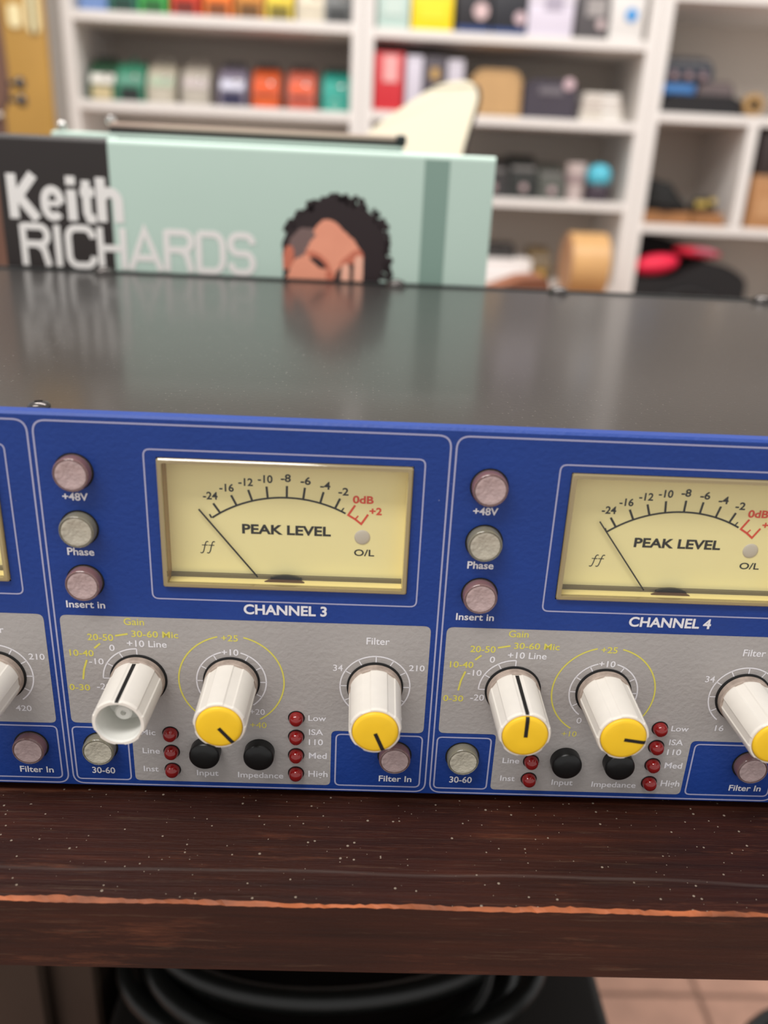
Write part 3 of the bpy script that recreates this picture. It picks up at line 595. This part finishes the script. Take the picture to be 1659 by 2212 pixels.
# second box and flat case on it
B2 = thing('mint_box', 'plain mint green box standing behind the printed box', 'box', (-8, 305, -2))
BO2 = (8, -305, 2)
b2 = obj('box_body', MB().bbox(-93.5, 78, 290, 320, -1.9, 145.6, 1.8, 3), M_MINT, B2, BO2, smooth=40)
obj('dark_edge_print', MB().poly([(-61.5, 142.2), (76.5, 139.9), (76.5, 143.9), (-61.5, 143.9)], 289.9), mat('dark_teal_print', (58, 80, 78), 0.4), b2, recalc=False)
obj('knob', MB().lathe([(1.1, 145.2), (1.1, 146.3), (2.1, 147), (2.3, 148.4), (1.6, 149.5), (.02, 149.8)], 24, 'z', (-88.5, 293, 0)), M_CHROME, B2, BO2, smooth=50)
FC = thing('flat_metal_case', 'flat dark case with pale rim lying on the mint green box', 'case', (6.1, 304, 145.65))
obj('case_body', MB().bbox(-71.8, 71.8, -13, 13, 0, 2.6, .9, 2), mat('dark_grey_case', (70, 66, 64), 0.3, metal=.4), FC, smooth=40)
obj('pale_rim', MB().bbox(-71.5, 68, -13.4, 12, 2.65, 4.7, .7, 2), mat('pale_metal_rim', (196, 172, 158), 0.3, metal=.2), FC, smooth=40)
obj('corner_guard', MB().bbox(67.5, 72.8, -14, 13.5, 0, 5.3, 1.5, 3), mat('dark_guard', (52, 56, 56), 0.2, metal=.8), FC, smooth=40)
obj('knob', MB().lathe([(1.0, 0), (1.0, 1), (2.3, 1.8), (2.6, 3.3), (1.9, 4.7), (.02, 5.1)], 24, 'z', (-70.5, -10.5, 2.6)), M_CHROME, FC, smooth=50)

# ---- cream board further back on the table
CB = thing('cream_board', 'cream coloured rounded board with a dark edge behind the green boxes', 'board', (120, 600, -2), (R(-13), 0, 0))
pts = round_poly([(-64, 0), (10, 0), (13, 110), (20, 160), (32, 206), (25, 217), (0, 215), (-25, 199), (-54, 178), (-66, 168)], [4, 4, 6, 8, 8, 7, 14, 20, 10, 8], 6)
obj('board_face', MB().prism(pts, -6, 6), mat('cream_gloss', (255, 245, 218), 0.35), CB)
n = len(pts)
edge = [p for p in pts if p[0] > 9 and 1 < p[1] < 214]
cg = MB(); vs = []
for p in edge: vs += [(p[0] + .2, -6.2, p[1]), (p[0] + 3.2, -4, p[1] + (1.5 if p[1] > 205 else 0)), (p[0] + 3.2, 8, p[1] + (1.5 if p[1] > 205 else 0)), (p[0] + .2, 8, p[1])]
m_ = len(edge)
cg.add(vs, [(i * 4 + j, i * 4 + (j + 1) % 4, (i + 1) * 4 + (j + 1) % 4, (i + 1) * 4 + j) for i in range(m_ - 1) for j in range(4)] + [(0, 1, 2, 3), tuple((m_ - 1) * 4 + j for j in range(4))])
obj('dark_edge', cg, mat('dark_trim', (62, 54, 48), 0.5), CB)

# ================================================================== white shelves at the back of the shop
SY, SD = 2000, 300
M_BACK = mat('shelf_back_board', (206, 196, 186), 0.7)
def bookcase(label, x0, x1, ztop, levels, t=20, pw=24, dividers=()):
    b = thing('white_bookcase', label, 'bookcase', ((x0 + x1) / 2, SY + SD / 2, FZ), group='white bookcases')
    bo = (-(x0 + x1) / 2, -(SY + SD / 2), -FZ)
    obj('side_panel', MB().bbox(x0, x0 + pw, SY, SY + SD, FZ, ztop, 1, 1), M_WHITE, b, bo)
    obj('side_panel', MB().bbox(x1 - pw, x1, SY, SY + SD, FZ, ztop, 1, 1), M_WHITE, b, bo)
    obj('back_panel', MB().box(x0 + pw + .1, x1 - pw - .1, SY + SD - 6, SY + SD, FZ, ztop), M_BACK, b, bo)
    for z in levels: obj('shelf_board', MB().bbox(x0 + pw + .1, x1 - pw - .1, SY + 1, SY + SD - 6.1, z - t, z, 1, 1), M_WHITE, b, bo)
    for x, z0, z1 in dividers: obj('divider', MB().bbox(x, x + pw, SY + 1, SY + SD - 6.1, z0, z1, 1, 1), M_WHITE, b, bo)
    return b
bookcase('white bookcase holding rows of small coloured effects pedals', -647, 29, 1150, (1150, 980, 805, 625, 446, 265, 84, -97, -278, -459, -640))
bookcase('white bookcase with boxed gear between the pedal shelves and the bags', 31, 703, 1150, (1150, 980, 800, 620, 441, 272, 94, -105, -290, -470, -650))
bookcase('white bookcase holding black bags and gear at the right edge', 705, 1330, 1150, (1150, 820, 545, 298, 50, -200, -460, -660), dividers=((948, 50.1, 277.9),))

# ---- effects pedals
def pedal(label, x, z, wd, body, pad, plate, knobs, kc, tilt, hgt=88, y=SY + 34):
    p = thing('effects_pedal', label, 'pedal', (x, y, z), group='effects pedals on the shelves')
    w2 = wd / 2
    # wedge body, its top sloping up and back
    prof = [(0, 0), (0, 30), (20, hgt - 22), (52, hgt), (70, hgt), (70, 0)]
    vs = [(-w2, q[0], q[1]) for q in prof] + [(w2, q[0], q[1]) for q in prof]; n = len(prof)
    mb = MB().add(vs, [tuple(range(n)), tuple(range(2 * n - 1, n - 1, -1))] + [(i, (i + 1) % n, (i + 1) % n + n, i + n) for i in range(n)])
    M = lambda c_: mat('pedal_%d_%d_%d' % c_, c_, 0.4)
    obj('pedal_body', mb, M(body), p)
    if pad: obj('treadle_pad', MB().bbox(-w2 * .72, w2 * .72, -4, -.1, 3, 32, 1.5, 1), M(pad), p)
    if plate:
        q = MB().bbox(-w2 * .86, w2 * .86, -2, 2, -12, 12, 1.5, 1); obj('name_plate', q, M(plate), p, (0, 9, hgt * .54), (R(-32), 0, 0))
    km = MB().lathe([(5, 0), (5, 5), (4.2, 12), (.02, 12.4)], 14, 'z').mesh('pedal_knob', M(kc), 40)
    for k in range(knobs):
        link('pedal_knob', km, p, (((k + .5) / knobs - .5) * wd * .8, 60, hgt + .1))
    sw = MB().lathe([(6, 0), (6.5, 3), (4, 6), (.02, 6.6)], 16, 'z').mesh('footswitch', M_CHROME, 40)
    link('footswitch', sw, p, (w2 * .35, 12, hgt * .62), (R(58), 0, 0))
    return p
G2 = 'on the lower pedal shelf'
row2 = [('green effects pedal with cream plate, first from left on the lower pedal shelf', -577, (38, 74, 52), (196, 180, 140), (228, 224, 216), 4, (28, 40, 30)),
        ('teal green effects pedal with black pad next to the cream plated pedal', -512, (56, 128, 100), (34, 40, 38), (96, 150, 130), 1, (60, 120, 100)),
        ('beige effects pedal with pale green plate on the lower pedal shelf', -440, (176, 168, 150), (186, 178, 162), (168, 184, 160), 2, (170, 165, 155)),
        ('plain grey beige effects pedal left of the navy pedal', -360, (172, 164, 152), (178, 170, 158), (190, 178, 176), 2, (170, 160, 150)),
        ('navy effects pedal with white plate on the lower pedal shelf', -274, (120, 112, 128), (44, 42, 70), (206, 206, 222), 4, (40, 40, 50)),
        ('bright orange effects pedal with dark band beside the navy pedal', -195, (196, 84, 40), (216, 92, 36), (222, 84, 24), 4, (40, 30, 26)),
        ('orange red effects pedal between the bright orange and turquoise pedals', -112, (192, 96, 76), (186, 82, 62), (226, 92, 48), 4, (60, 40, 36)),
        ('turquoise effects pedal with a ring mark at the right end of the lower shelf', -30, (40, 150, 134), None, (44, 158, 142), 4, (24, 50, 50))]
for lb, x, bc, pc, plc, kn, kc in row2:
    p = pedal(lb, x, 265.1, 64, bc, pc, plc, kn, kc, 0)
    if 'orange' in lb: obj('dark_band', MB().bbox(-22, 22, -4.6, -.2, 24, 30, .8, 1), mat('pedal_dark_band', (70, 40, 30), .5), p)
    if 'turquoise' in lb: obj('ring_mark', MB().ribbon([(10 * math.cos(R(a)) - 2, 16 + 10 * math.sin(R(a))) for a in range(0, 360, 15)], 1.6, -.3, True), mat('pale_ring_ink', (190, 220, 205), .5), p, recalc=False)
row1 = [('pale blue', -583, (112, 140, 190)), ('dark teal green', -516, (50, 110, 92)), ('bright green', -448, (70, 176, 84)), ('red', -376, (206, 66, 44)), ('orange', -302, (228, 122, 50)), ('brown orange', -230, (190, 128, 60)), ('yellow', -162, (214, 190, 70)), ('cream', -92, (206, 196, 176)), ('charcoal', -30, (110, 112, 112))]
for nm, x, bc in row1:
    dk = tuple(int(v * .55) for v in bc)
    pedal('%s effects pedal on the top visible pedal shelf' % nm, x, 446.1, 62, bc, dk if nm not in ('pale blue', 'cream') else bc, tuple(min(255, int(v * 1.12)) for v in bc), 3, (40, 40, 40), 0)

# ---- boxed gear on the middle bookcase
def carton(label, x0, x1, z, h, d, col, lab=None, dot=None, lid=None, cat='box', y=SY + 14, name='product_box', labrect=(.2, .8, .3, .75), rough=.5):
    b = thing(name, label, cat, ((x0 + x1) / 2, y + d / 2, z), group='boxes on the shelves')
    wd = (x1 - x0) / 2
    bb = obj('box_body', MB().bbox(-wd, wd, -d / 2, d / 2, .1, h * (.78 if lid else 1), 2, 2), mat('carton_%d_%d_%d' % col, col, rough), b, smooth=40)
    if lid: obj('box_lid', MB().bbox(-wd - 1, wd + 1, -d / 2 - 1, d / 2 + 1, h * .78 + .1, h, 2, 2), mat('carton_%d_%d_%d' % lid, lid, rough), b, smooth=40)
    else: obj('flap_seam', MB().box(-wd + 3, wd - 3, -d / 2 - .3, -d / 2 - .05, h - 8, h - 7), mat('carton_seam', (90, 80, 72), .7), b)
    if lab:
        a0, a1, b0, b1 = labrect
        obj('box_label', MB().box(-wd + 2 * wd * a0, -wd + 2 * wd * a1, -d / 2 - 1.5, -d / 2 - .1, h * b0, h * b1), mat('carton_%d_%d_%d' % lab, lab, rough), b)
    if dot:
        dx, dz, r, c_ = dot
        obj('round_sticker', MB().lathe([(r, 0), (r, .8), (r * .96, 1.0)], 24, 'y', (dx, -d / 2 - 1.6, dz)), mat('carton_%d_%d_%d' % c_, c_, .4), b)
    return b
Z1 = 441.1
carton('pale mint box at the left end of the upper middle shelf', 60, 134, Z1, 92, 150, (186, 208, 200), lab=(200, 216, 208))
carton('bright yellow box on the upper middle shelf', 138, 232, Z1, 76, 150, (246, 214, 30), lab=(250, 222, 50))
carton('black box with blue foot and pink dot beside the yellow box', 240, 318, Z1, 96, 150, (44, 42, 46), lab=(40, 66, 120), labrect=(.02, .98, .02, .14), dot=(16, 44, 17, (214, 186, 186)))
carton('black box with blue foot left of the lilac white box', 321, 400, Z1, 90, 150, (40, 40, 46), lab=(40, 66, 120), labrect=(.02, .98, .02, .14), dot=(24, 34, 13, (206, 180, 186)))
carton('lilac white box with grey panel on the upper middle shelf', 402, 506, Z1, 86, 150, (214, 206, 220), lab=(170, 162, 178), labrect=(.35, .75, .62, .95), lid=(220, 214, 224))
carton('dark grey box with pale sticker right of the lilac white box', 513, 582, Z1, 90, 150, (84, 80, 82), lab=(160, 154, 152), labrect=(.3, .95, .5, .9), dot=(22, 30, 10, (206, 186, 186)))
carton('white box with a blue round mark at the right of the upper middle shelf', 590, 668, Z1, 100, 150, (222, 218, 214), dot=(8, 52, 14, (70, 150, 214)))
Z2 = 272.1
carton('red box with white print on the second middle shelf', 58, 127, Z2, 122, 160, (204, 50, 58), lab=(232, 170, 168), labrect=(.3, .8, .5, .95))
carton('lilac white slim box between the red and dark boxes', 132, 170, Z2, 118, 160, (206, 200, 212))
carton('dark box with a gold mark on the second middle shelf', 174, 224, Z2, 118, 160, (78, 72, 80), lab=(186, 150, 90), labrect=(.3, .7, .6, .8))
carton('pale lilac slim box right of the gold marked box', 228, 266, Z2, 114, 160, (196, 190, 200))
def pouch(label, x0, x1, z, h, d, col, cat, lab=None, dot=None, name='soft_case', y=SY + 10, arch=.16):
    b = thing(name, label, cat, ((x0 + x1) / 2, y + d / 2, z)); wd = (x1 - x0) / 2
    pts = round_poly([(-wd, .1), (wd, .1), (wd * .97, h * (1 - arch)), (wd * .7, h), (-wd * .7, h), (-wd * .97, h * (1 - arch))], [4, 4, h * .1, h * .12, h * .12, h * .1], 6)
    m = mat('pouch_%d_%d_%d' % col, col, .6, var=.05, vscale=20)
    obj('case_body', MB().prism(pts, -d / 2, d / 2), m, b)
    n = len(pts); obj('zip_seam', MB().ribbon([(p[0] * .93, h / 2 + (p[1] - h / 2) * .9) for p in pts], 2, -d / 2 - .3, True), mat('seam_%d_%d_%d' % col, tuple(int(v * .7) for v in col), .6), b, recalc=False)
    if lab: obj('badge', MB().bbox(-wd * .45, wd * .45, -d / 2 - 2, -d / 2 - .5, h * .6, h * .8, .6, 1), mat('badge_%d_%d_%d' % lab, lab, .4), b)
    if dot: obj('round_sticker', MB().lathe([(dot[2], 0), (dot[2], 1.5), (dot[2] * .8, 3)], 20, 'y', (dot[0], -d / 2 - .5, dot[1])), mat('pouch_dot', (206, 178, 184), .4), b)
    return b
pouch('tan soft case beside the cream board on the second middle shelf', 284, 404, Z2, 98, 150, (190, 152, 104), 'case')
pouch('charcoal soft case with a pale badge on the second middle shelf', 409, 536, Z2, 84, 140, (66, 60, 70), 'case', lab=(112, 106, 112), dot=(40, 74, 13))
for k, (h0, h1, c_) in enumerate(((0, 22, (212, 204, 192)), (22.2, 42, (206, 196, 186)), (42.2, 60, (220, 212, 202)))):
    carton(['pale cream flat box at the bottom of the small stack', 'pale flat box in the middle of the small stack', 'white flat box on top of the small stack'][k] + ' right of the charcoal case', 546 + 3 * k, 650 - 6 * k, Z2 + h0, h1 - h0, 130, c_, lab=(228, 224, 218), labrect=(.5, .9, .2, .8))
# third middle shelf
Z3 = 94.1
def gadget(label, x, z, wd, h, d, col, kn, kc, cat='pedal', name='effects_unit', y=SY + 30):
    g = thing(name, label, cat, (x, y, z)); w2 = wd / 2
    prof = [(0, 0), (0, h * .45), (d * .3, h * .8), (d * .8, h), (d, h * .96), (d, 0)]; n = len(prof)
    vs = [(-w2, q[0], q[1]) for q in prof] + [(w2, q[0], q[1]) for q in prof]
    obj('unit_body', MB().add(vs, [tuple(range(n)), tuple(range(2 * n - 1, n - 1, -1))] + [(i, (i + 1) % n, (i + 1) % n + n, i + n) for i in range(n)]), mat('gadget_%d_%d_%d' % col, col, .45), g)
    km = MB().lathe([(9, 0), (9, 6), (7, 14), (.02, 14.5)], 16, 'y').mesh('dial', mat('dial_%d_%d_%d' % kc, kc, .35), 40)
    for k in range(kn): link('dial', km, g, (((k + .5) / kn - .5) * wd * .85, -.2, h * .25))
    obj('control_strip', MB().bbox(-w2 * .85, w2 * .85, d * .12, d * .18, h * .62, h * .72, 1, 1), mat('gadget_strip', (120, 116, 114), .4), g)
    return g
gadget('dark grey effects unit with pink grey dials on the third middle shelf', 330, Z3, 130, 92, 130, (56, 54, 54), 2, (176, 150, 150))
gadget('charcoal effects unit with a pale dial in the middle of the third shelf', 432, Z3, 66, 100, 120, (48, 50, 48), 1, (186, 164, 164))
gadget('grey green effects unit with a pink dial beside the silver cup', 502, Z3, 62, 84, 120, (88, 90, 84), 1, (190, 166, 168))
cup = thing('silver_cup', 'silver white cup shaped canister on the third middle shelf', 'canister', (562, SY + 50, Z3))
obj('cup_body', MB().lathe([(20, .1), (22, 4), (24, 60), (26, 84), (23, 86), (22, 80), (.02, 78)], 32, 'z'), mat('silver_white', (196, 180, 176), .35), cup, smooth=50)
obj('cup_band', MB().lathe([(24.6, 40), (25, 42), (25.3, 58), (24.6, 60)], 32, 'z'), mat('cup_band', (150, 130, 130), .4), cup, smooth=50)
cy = thing('cyan_topped_pot', 'dark pot with a bright cyan top beside the silver cup', 'pot', (618, SY + 46, Z3))
obj('pot_body', MB().lathe([(26, .1), (30, 6), (30, 34), (26, 40)], 28, 'z'), mat('dark_pot', (64, 54, 64), .4), cy, smooth=50)
obj('pot_top', MB().lathe([(24, 40), (29, 46), (30, 62), (26, 76), (16, 84), (.02, 87)], 28, 'z'), mat('cyan_plastic', (84, 186, 208), .35), cy, smooth=60)
# fourth middle shelf
Z4 = -104.9
carton('white box lying on the fourth middle shelf beside the printed box', 300, 470, Z4, 56, 200, (238, 232, 228), lab=(246, 242, 240), cat='box', labrect=(.1, .9, .2, .7))
gadget('small black unit standing on the white box', 390, Z4 + 56.2, 80, 34, 90, (34, 32, 32), 2, (70, 66, 64), y=SY + 40)
gadget('small unit with amber dial beside the tan drum', 497, Z4, 50, 84, 100, (120, 100, 70), 1, (206, 160, 60))
dr = thing('wooden_drum', 'tan wooden round drum lying on its side beside the white shelf post', 'drum', (575, SY - 95, FZ))
dz = -48 - FZ
obj('drum_shell', MB().lathe([(74, -44), (76, -42), (76, 42), (74, 44)], 48, 'x', (0, 0, dz)), mat('tan_wood', (206, 160, 104), .4, var=.1, vscale=12), dr, smooth=40)
obj('drum_head', MB().lathe([(72, -46.5), (72, -44.2)], 48, 'x', (0, 0, dz)), mat('tan_head', (186, 140, 104), .5), dr)
obj('drum_stand', MB().bbox(-36, 36, -50, 50, .1, dz - 70, 3, 1), mat('drum_stand_wood', (150, 108, 70), .5), dr)
br = thing('brown_wooden_wedge', 'reddish brown wooden wedge in front of the tan drum', 'wood piece', (250, 900, FZ))
pts = [(-48, 0), (20, 0), (20, 816 - 30), (20, 816 - 4), (0, 816 - 6), (-48, 816 - 34)]
obj('wedge_board', MB().prism(round_poly([(-60, 0), (30, 0), (30, 790), (24, 797), (-4, 795), (-60, 772)], [3, 3, 3, 3, 6, 3]), -30, 30), mat('red_brown_wood', (134, 82, 58), .45, var=.15, vscale=10), br)
obj('front_trim', MB().prism([(-58, 766), (28, 766), (28, 771), (-58, 771)], -32, -30.2), mat('pale_trim', (176, 140, 116), .4), br)

# ---- right bookcase
Z5 = 298.1
pouch('long black gear bag on the right bookcase shelf', 732, 932, Z5, 40, 220, (30, 28, 30), 'bag', name='gear_bag', arch=.3)
carton('blue flat box on the black gear bag', 730, 812, Z5 + 40.2, 22, 120, (58, 110, 168), lab=(70, 124, 184), labrect=(.1, .9, .2, .8), y=SY + 20)
pouch('brown grey soft roll on the black gear bag', 816, 906, Z5 + 40.2, 30, 120, (104, 92, 92), 'soft roll', name='soft_roll', arch=.5, y=SY + 20)
gadget('dark blue grey mixer unit on top of the blue box', 790, Z5 + 62.4, 120, 68, 110, (52, 58, 68), 3, (150, 126, 128), cat='mixer', name='mixer_unit', y=SY + 24)
obj_t = thing('tape_roll', 'tan ring shaped tape roll at the end of the black gear bag', 'tape roll', (950, SY + 26, Z5))
obj('roll', MB().lathe([(12, 0), (23, 0), (24, 2), (24, 24), (23, 26), (12, 26), (12, 0)], 32, 'y', (0, 0, 24.1)), mat('tan_tape', (176, 140, 90), .5), obj_t, smooth=40)
obj('core', MB().lathe([(9, 1), (11.8, 1), (11.8, 25), (9, 25), (9, 1)], 32, 'y', (0, 0, 24.1)), mat('dark_core', (52, 44, 38), .6), obj_t, smooth=40)
# cell with boards and black cloth
Z6 = 50.1
M_BW = mat('brown_board', (160, 112, 70), .5, var=.15, vscale=14)
for k, (a, b, h0, h1) in enumerate(((730, 850, 0, 14), (735, 846, 14.2, 30))):
    t = thing('wooden_board', ['lower brown board under the black cloth in the right bookcase', 'upper brown board under the black cloth in the right bookcase'][k], 'board', ((a + b) / 2, SY + 100, Z6 + h0))
    obj('plank', MB().bbox(-(b - a) / 2, (b - a) / 2, -90, 90, .1, h1 - h0, 1.5, 1), M_BW, t)
    obj('end_grain', MB().box(-(b - a) / 2 - .6, -(b - a) / 2 - .05, -88, 88, 1.5, h1 - h0 - 1.5), mat('end_grain', (190, 140, 92), .6), t)
for k, (a, b, h0, h1) in enumerate(((856, 935, 0, 16), (858, 928, 16.2, 31))):
    t = thing('wooden_board', ['lower short brown board at the right of the cloth cell', 'upper short brown board at the right of the cloth cell'][k], 'board', ((a + b) / 2, SY + 100, Z6 + h0))
    obj('plank', MB().bbox(-(b - a) / 2, (b - a) / 2, -90, 90, .1, h1 - h0, 1.5, 1), M_BW, t)
    obj('end_grain', MB().box(-(b - a) / 2 - .6, -(b - a) / 2 - .05, -88, 88, 1.5, h1 - h0 - 1.5), MATS['end_grain'], t)
def heap(name, label, cat, x, y, z, rx, ry, h, col, seed, lumps=3, rough=.85, prof=None):
    t = thing(name, label, cat, (x, y, z)); rd = random.Random(seed); ph = [(rd.uniform(0, 6.28), rd.uniform(1.5, 4)) for _ in range(6)]
    N, Mm = 28, 10; vs = []; fs = []
    for j in range(Mm + 1):
        a = j / Mm * math.pi / 2
        for i in range(N):
            th = 2 * math.pi * i / N
            k = 1 + .1 * math.sin(lumps * th + ph[0][0]) + .06 * math.sin(5 * th + ph[1][0])
            px = rx * k * math.cos(a) ** .6 * math.cos(th); py = ry * k * math.cos(a) ** .6 * math.sin(th)
            hz = h * math.sin(a) * (1 + (prof(px / rx) if prof else 0) + .08 * math.sin(px / rx * 6 + ph[2][0]) * math.sin(a))
            vs.append((px, py, .1 + max(0, hz)))
    for j in range(Mm):
        for i in range(N): fs.append((j * N + i, j * N + (i + 1) % N, (j + 1) * N + (i + 1) % N, (j + 1) * N + i))
    fs.append(tuple(range(N))[::-1])
    fs.append(tuple(Mm * N + i for i in range(N)))
    o_ = obj('cloth_body', MB().add(vs, fs), mat('cloth_%d_%d_%d' % col, col, rough, bump=.6, bscale=60), t, smooth=60)
    return t
t = heap('black_cloth', 'folded black cloth lying on the brown boards', 'cloth', 790, SY + 70, Z6 + 30.2, 58, 62, 66, (28, 27, 26), 4, prof=lambda u: -.5 * u)
obj('fold', MB().tube([(-45, -58, 20), (-10, -66, 17), (30, -62, 10), (50, -50, 4)], [5, 6, 5, 3], 8), MATS['cloth_28_27_26'], t, smooth=60)
t = heap('black_cloth', 'small black cloth bundle with yellow tags beside the folded cloth', 'cloth', 895, SY + 70, Z6 + 31.2, 32, 46, 34, (36, 34, 28), 6)
obj('yellow_tag', MB().bbox(-34, -6, -48, -42, 12, 26, 2, 2), mat('yellow_tag', (190, 164, 84), .6), t)
obj('yellow_tag', MB().bbox(-2, 14, -50, -44, 20, 32, 2, 2), MATS['yellow_tag'], t)
carton('tall cardboard box in the far right cell of the bookcase', 990, 1150, Z6, 122, 200, (176, 128, 84), lab=(190, 144, 100), labrect=(.1, .6, .2, .6))
carton('dark box above the cardboard box in the far right cell', 992, 1140, Z6 + 122.2, 96, 180, (52, 42, 40), lab=(70, 58, 54))
# bottom cell: black bag, red bag
bag = thing('black_duffel_bag', 'large black bag under the red pouch in the right bookcase', 'bag', (876, SY + 85, -199.9))
pts = round_poly([(-144, .1), (148, .1), (146, 125), (100, 155), (40, 168), (-10, 142), (-40, 122), (-144, 118)], [10, 10, 20, 30, 30, 20, 20, 10], 6)
obj('bag_body', MB().prism(pts, -70, 60), mat('black_nylon', (26, 24, 25), .7, bump=.4, bscale=80), bag)
obj('strap', MB().tube([(-80, -72, 30), (-60, -78, 80), (0, -78, 95), (60, -78, 80), (80, -72, 30)], 6, 8), mat('black_strap', (36, 34, 34), .6), bag, smooth=60)
bag = thing('black_gig_bag', 'tall black bag standing behind the red pouch in the right bookcase', 'bag', (866, SY + 215, -199.9))
obj('bag_body', MB().prism(round_poly([(-134, .1), (110, .1), (100, 170), (-30, 216), (-130, 222)], [10, 10, 40, 40, 12], 6), -65, 70), MATS['black_nylon'], bag)
obj('bag_pocket', MB().bbox(-100, 60, -68, -65.2, 20, 120, 1, 1), MATS['black_strap'], bag)
red = thing('red_pouch', 'bright red pouch lying on top of the black bag', 'pouch', (802, SY + 48, -78))
M_REDP = mat('red_fabric', (236, 38, 74), .55)
def ell(cx, cy_, cz2, rx, ry, rz, tilt=0, n=24, m=12):
    vs = []; fs = []
    for j in range(m + 1):
        a = -math.pi / 2 + math.pi * j / m
        for i in range(n):
            th = 2 * math.pi * i / n; x_ = rx * max(.02, math.cos(a)) * math.cos(th); y_ = ry * max(.02, math.cos(a)) * math.sin(th); z_ = rz * math.sin(a)
            vs.append((cx + x_ * math.cos(tilt) - z_ * math.sin(tilt), cy_ + y_, cz2 + x_ * math.sin(tilt) + z_ * math.cos(tilt)))
    for j in range(m):
        for i in range(n): fs.append((j * n + i, j * n + (i + 1) % n, (j + 1) * n + (i + 1) % n, (j + 1) * n + i))
    return vs, fs
mb = MB(); mb.add(*ell(-10, 0, 30, 60, 30, 26, R(10))); obj('pouch_body', mb, M_REDP, red, smooth=60)
mb = MB(); mb.add(*ell(92, 0, 64, 62, 28, 13, R(-5))); obj('pouch_flap', mb, M_REDP, red, smooth=60)
mb = MB(); mb.add(*ell(104, -24, 67, 34, 10, 7, R(-5))); obj('pink_patch', mb, mat('pink_fabric', (206, 110, 130), .55), red, smooth=60)

# ================================================================== left edge: gold board, guitar neck
gb = thing('gold_board', 'tall gold coloured board with pale plates beside the white bookcase', 'board', (-705, SY - 90, FZ))
obj('board_face', MB().bbox(-60, 55, -10, 10, 0, 1900, 3, 2), mat('gold_paint', (172, 132, 62), .35, var=.06, vscale=8), gb, smooth=40)
M_PALE = mat('pale_plate', (232, 218, 170), .3)
obj('pale_plate', MB().prism(rrect(18, 62 - 15, 1150, 1240, 18), -14, -10.2), M_PALE, gb)
obj('pale_plate', MB().prism(rrect(-20, 8, 1160, 1205, 12), -14, -10.2), M_PALE, gb)
gt = thing('guitar', 'brown guitar standing upright at the left edge with dark tuning pegs', 'guitar', (-490, 1200, FZ))
M_NECK = mat('brown_neck_wood', (112, 80, 66), .4, var=.1, vscale=14)
bp_ = [(-150, 40), (-90, 4), (0, 0), (90, 4), (150, 40), (160, 120), (125, 200), (95, 250), (115, 310), (105, 370), (60, 400), (0, 395), (-60, 400), (-105, 370), (-115, 310), (-95, 250), (-125, 200), (-160, 120)]
obj('guitar_body', MB().prism(round_poly(bp_, 25, 4), -20, 25), mat('guitar_body_wood', (120, 66, 42), .3, var=.15, vscale=10), gt)
obj('neck', MB().prism([(-28, 380), (28, 380), (22, 960), (-22, 960)], -30, -21), M_NECK, gt)
hd = obj('headstock', MB().prism(round_poly([(-24, 960), (22, 960), (34, 985), (30, 1120), (10, 1135), (-14, 1135), (-34, 1120), (-38, 985)], 8, 4), -34, -22), M_NECK, gt)
pm = MB().lathe([(3, 0), (3, 12), (8, 13), (9, 18), (8, 22), (.02, 23)], 14, 'x').mesh('tuning_peg', M_DARKSCREW, 40)
for z in (978, 1000): link('tuning_peg', pm, hd, (33, -28, z))
for z in (980, 1000, 1040, 1080):
    link('tuning_peg', pm, hd, (-37, -28, z), (0, 0, R(180)))
obj('nut', MB().bbox(-24, 22, -35, -30.5, 955, 961, 1, 1), mat('bone', (220, 208, 196), .4), gt)

# ================================================================== under the table
cs = thing('equipment_case', 'black equipment case on the floor under the table', 'case', (70, 300, FZ))
obj('case_body', MB().bbox(-108, 112, -250, 170, .1, 560, 6, 3), mat('black_case_vinyl', (30, 27, 25), .55), cs, smooth=40)
obj('case_lid', MB().bbox(-110, 114, -252, 172, 520, 530, 2, 1), M_BLACKM, cs)
obj('handle', MB().tube([(-40, -251, 400), (-40, -270, 405), (40, -270, 405), (40, -251, 400)], 6, 8), M_BLACK, cs)
M_CABLE = mat('black_cable', (24, 26, 25), .3)
def coil(label, cx, cy_, z, rx, ry, turns, seed, dz=7, r=5):
    t = thing('cable_coil', label, 'cable', (cx, cy_, z)); rd = random.Random(seed)
    for k in range(turns):
        a, b, x0, y0 = rx + rd.uniform(-12, 6), ry + rd.uniform(-14, 4), rd.uniform(-10, 10), rd.uniform(-8, 8)
        pts = [(x0 + a * math.cos(2 * math.pi * i / 48), y0 + b * math.sin(2 * math.pi * i / 48), r + .2 + k * dz + 2 * math.sin(4 * math.pi * i / 48 + k)) for i in range(48)]
        obj('cable_loop', MB().tube(pts, r, 10, closed=True), M_CABLE, t, smooth=60)
    return t
coil('black cable coiled on the equipment case under the table', 56, 118, FZ + 560.2, 78, 42, 4, 5, 8, 5.0)
st = thing('waste_bin', 'black round bin at the lower right under the table edge', 'bin', (335, 117, FZ))
obj('bin_body', MB().lathe([(52, .1), (55, 2), (66, 455), (62, 455), (52, 6), (.02, 6)], 40, 'z'), mat('black_bin_plastic', (24, 23, 22), .4), st, smooth=40)
obj('bin_rim', MB().lathe([(66.2, 448), (70, 452), (70.5, 466), (68, 470), (63, 468), (62.5, 456)], 40, 'z'), M_BLACK, st, smooth=50)
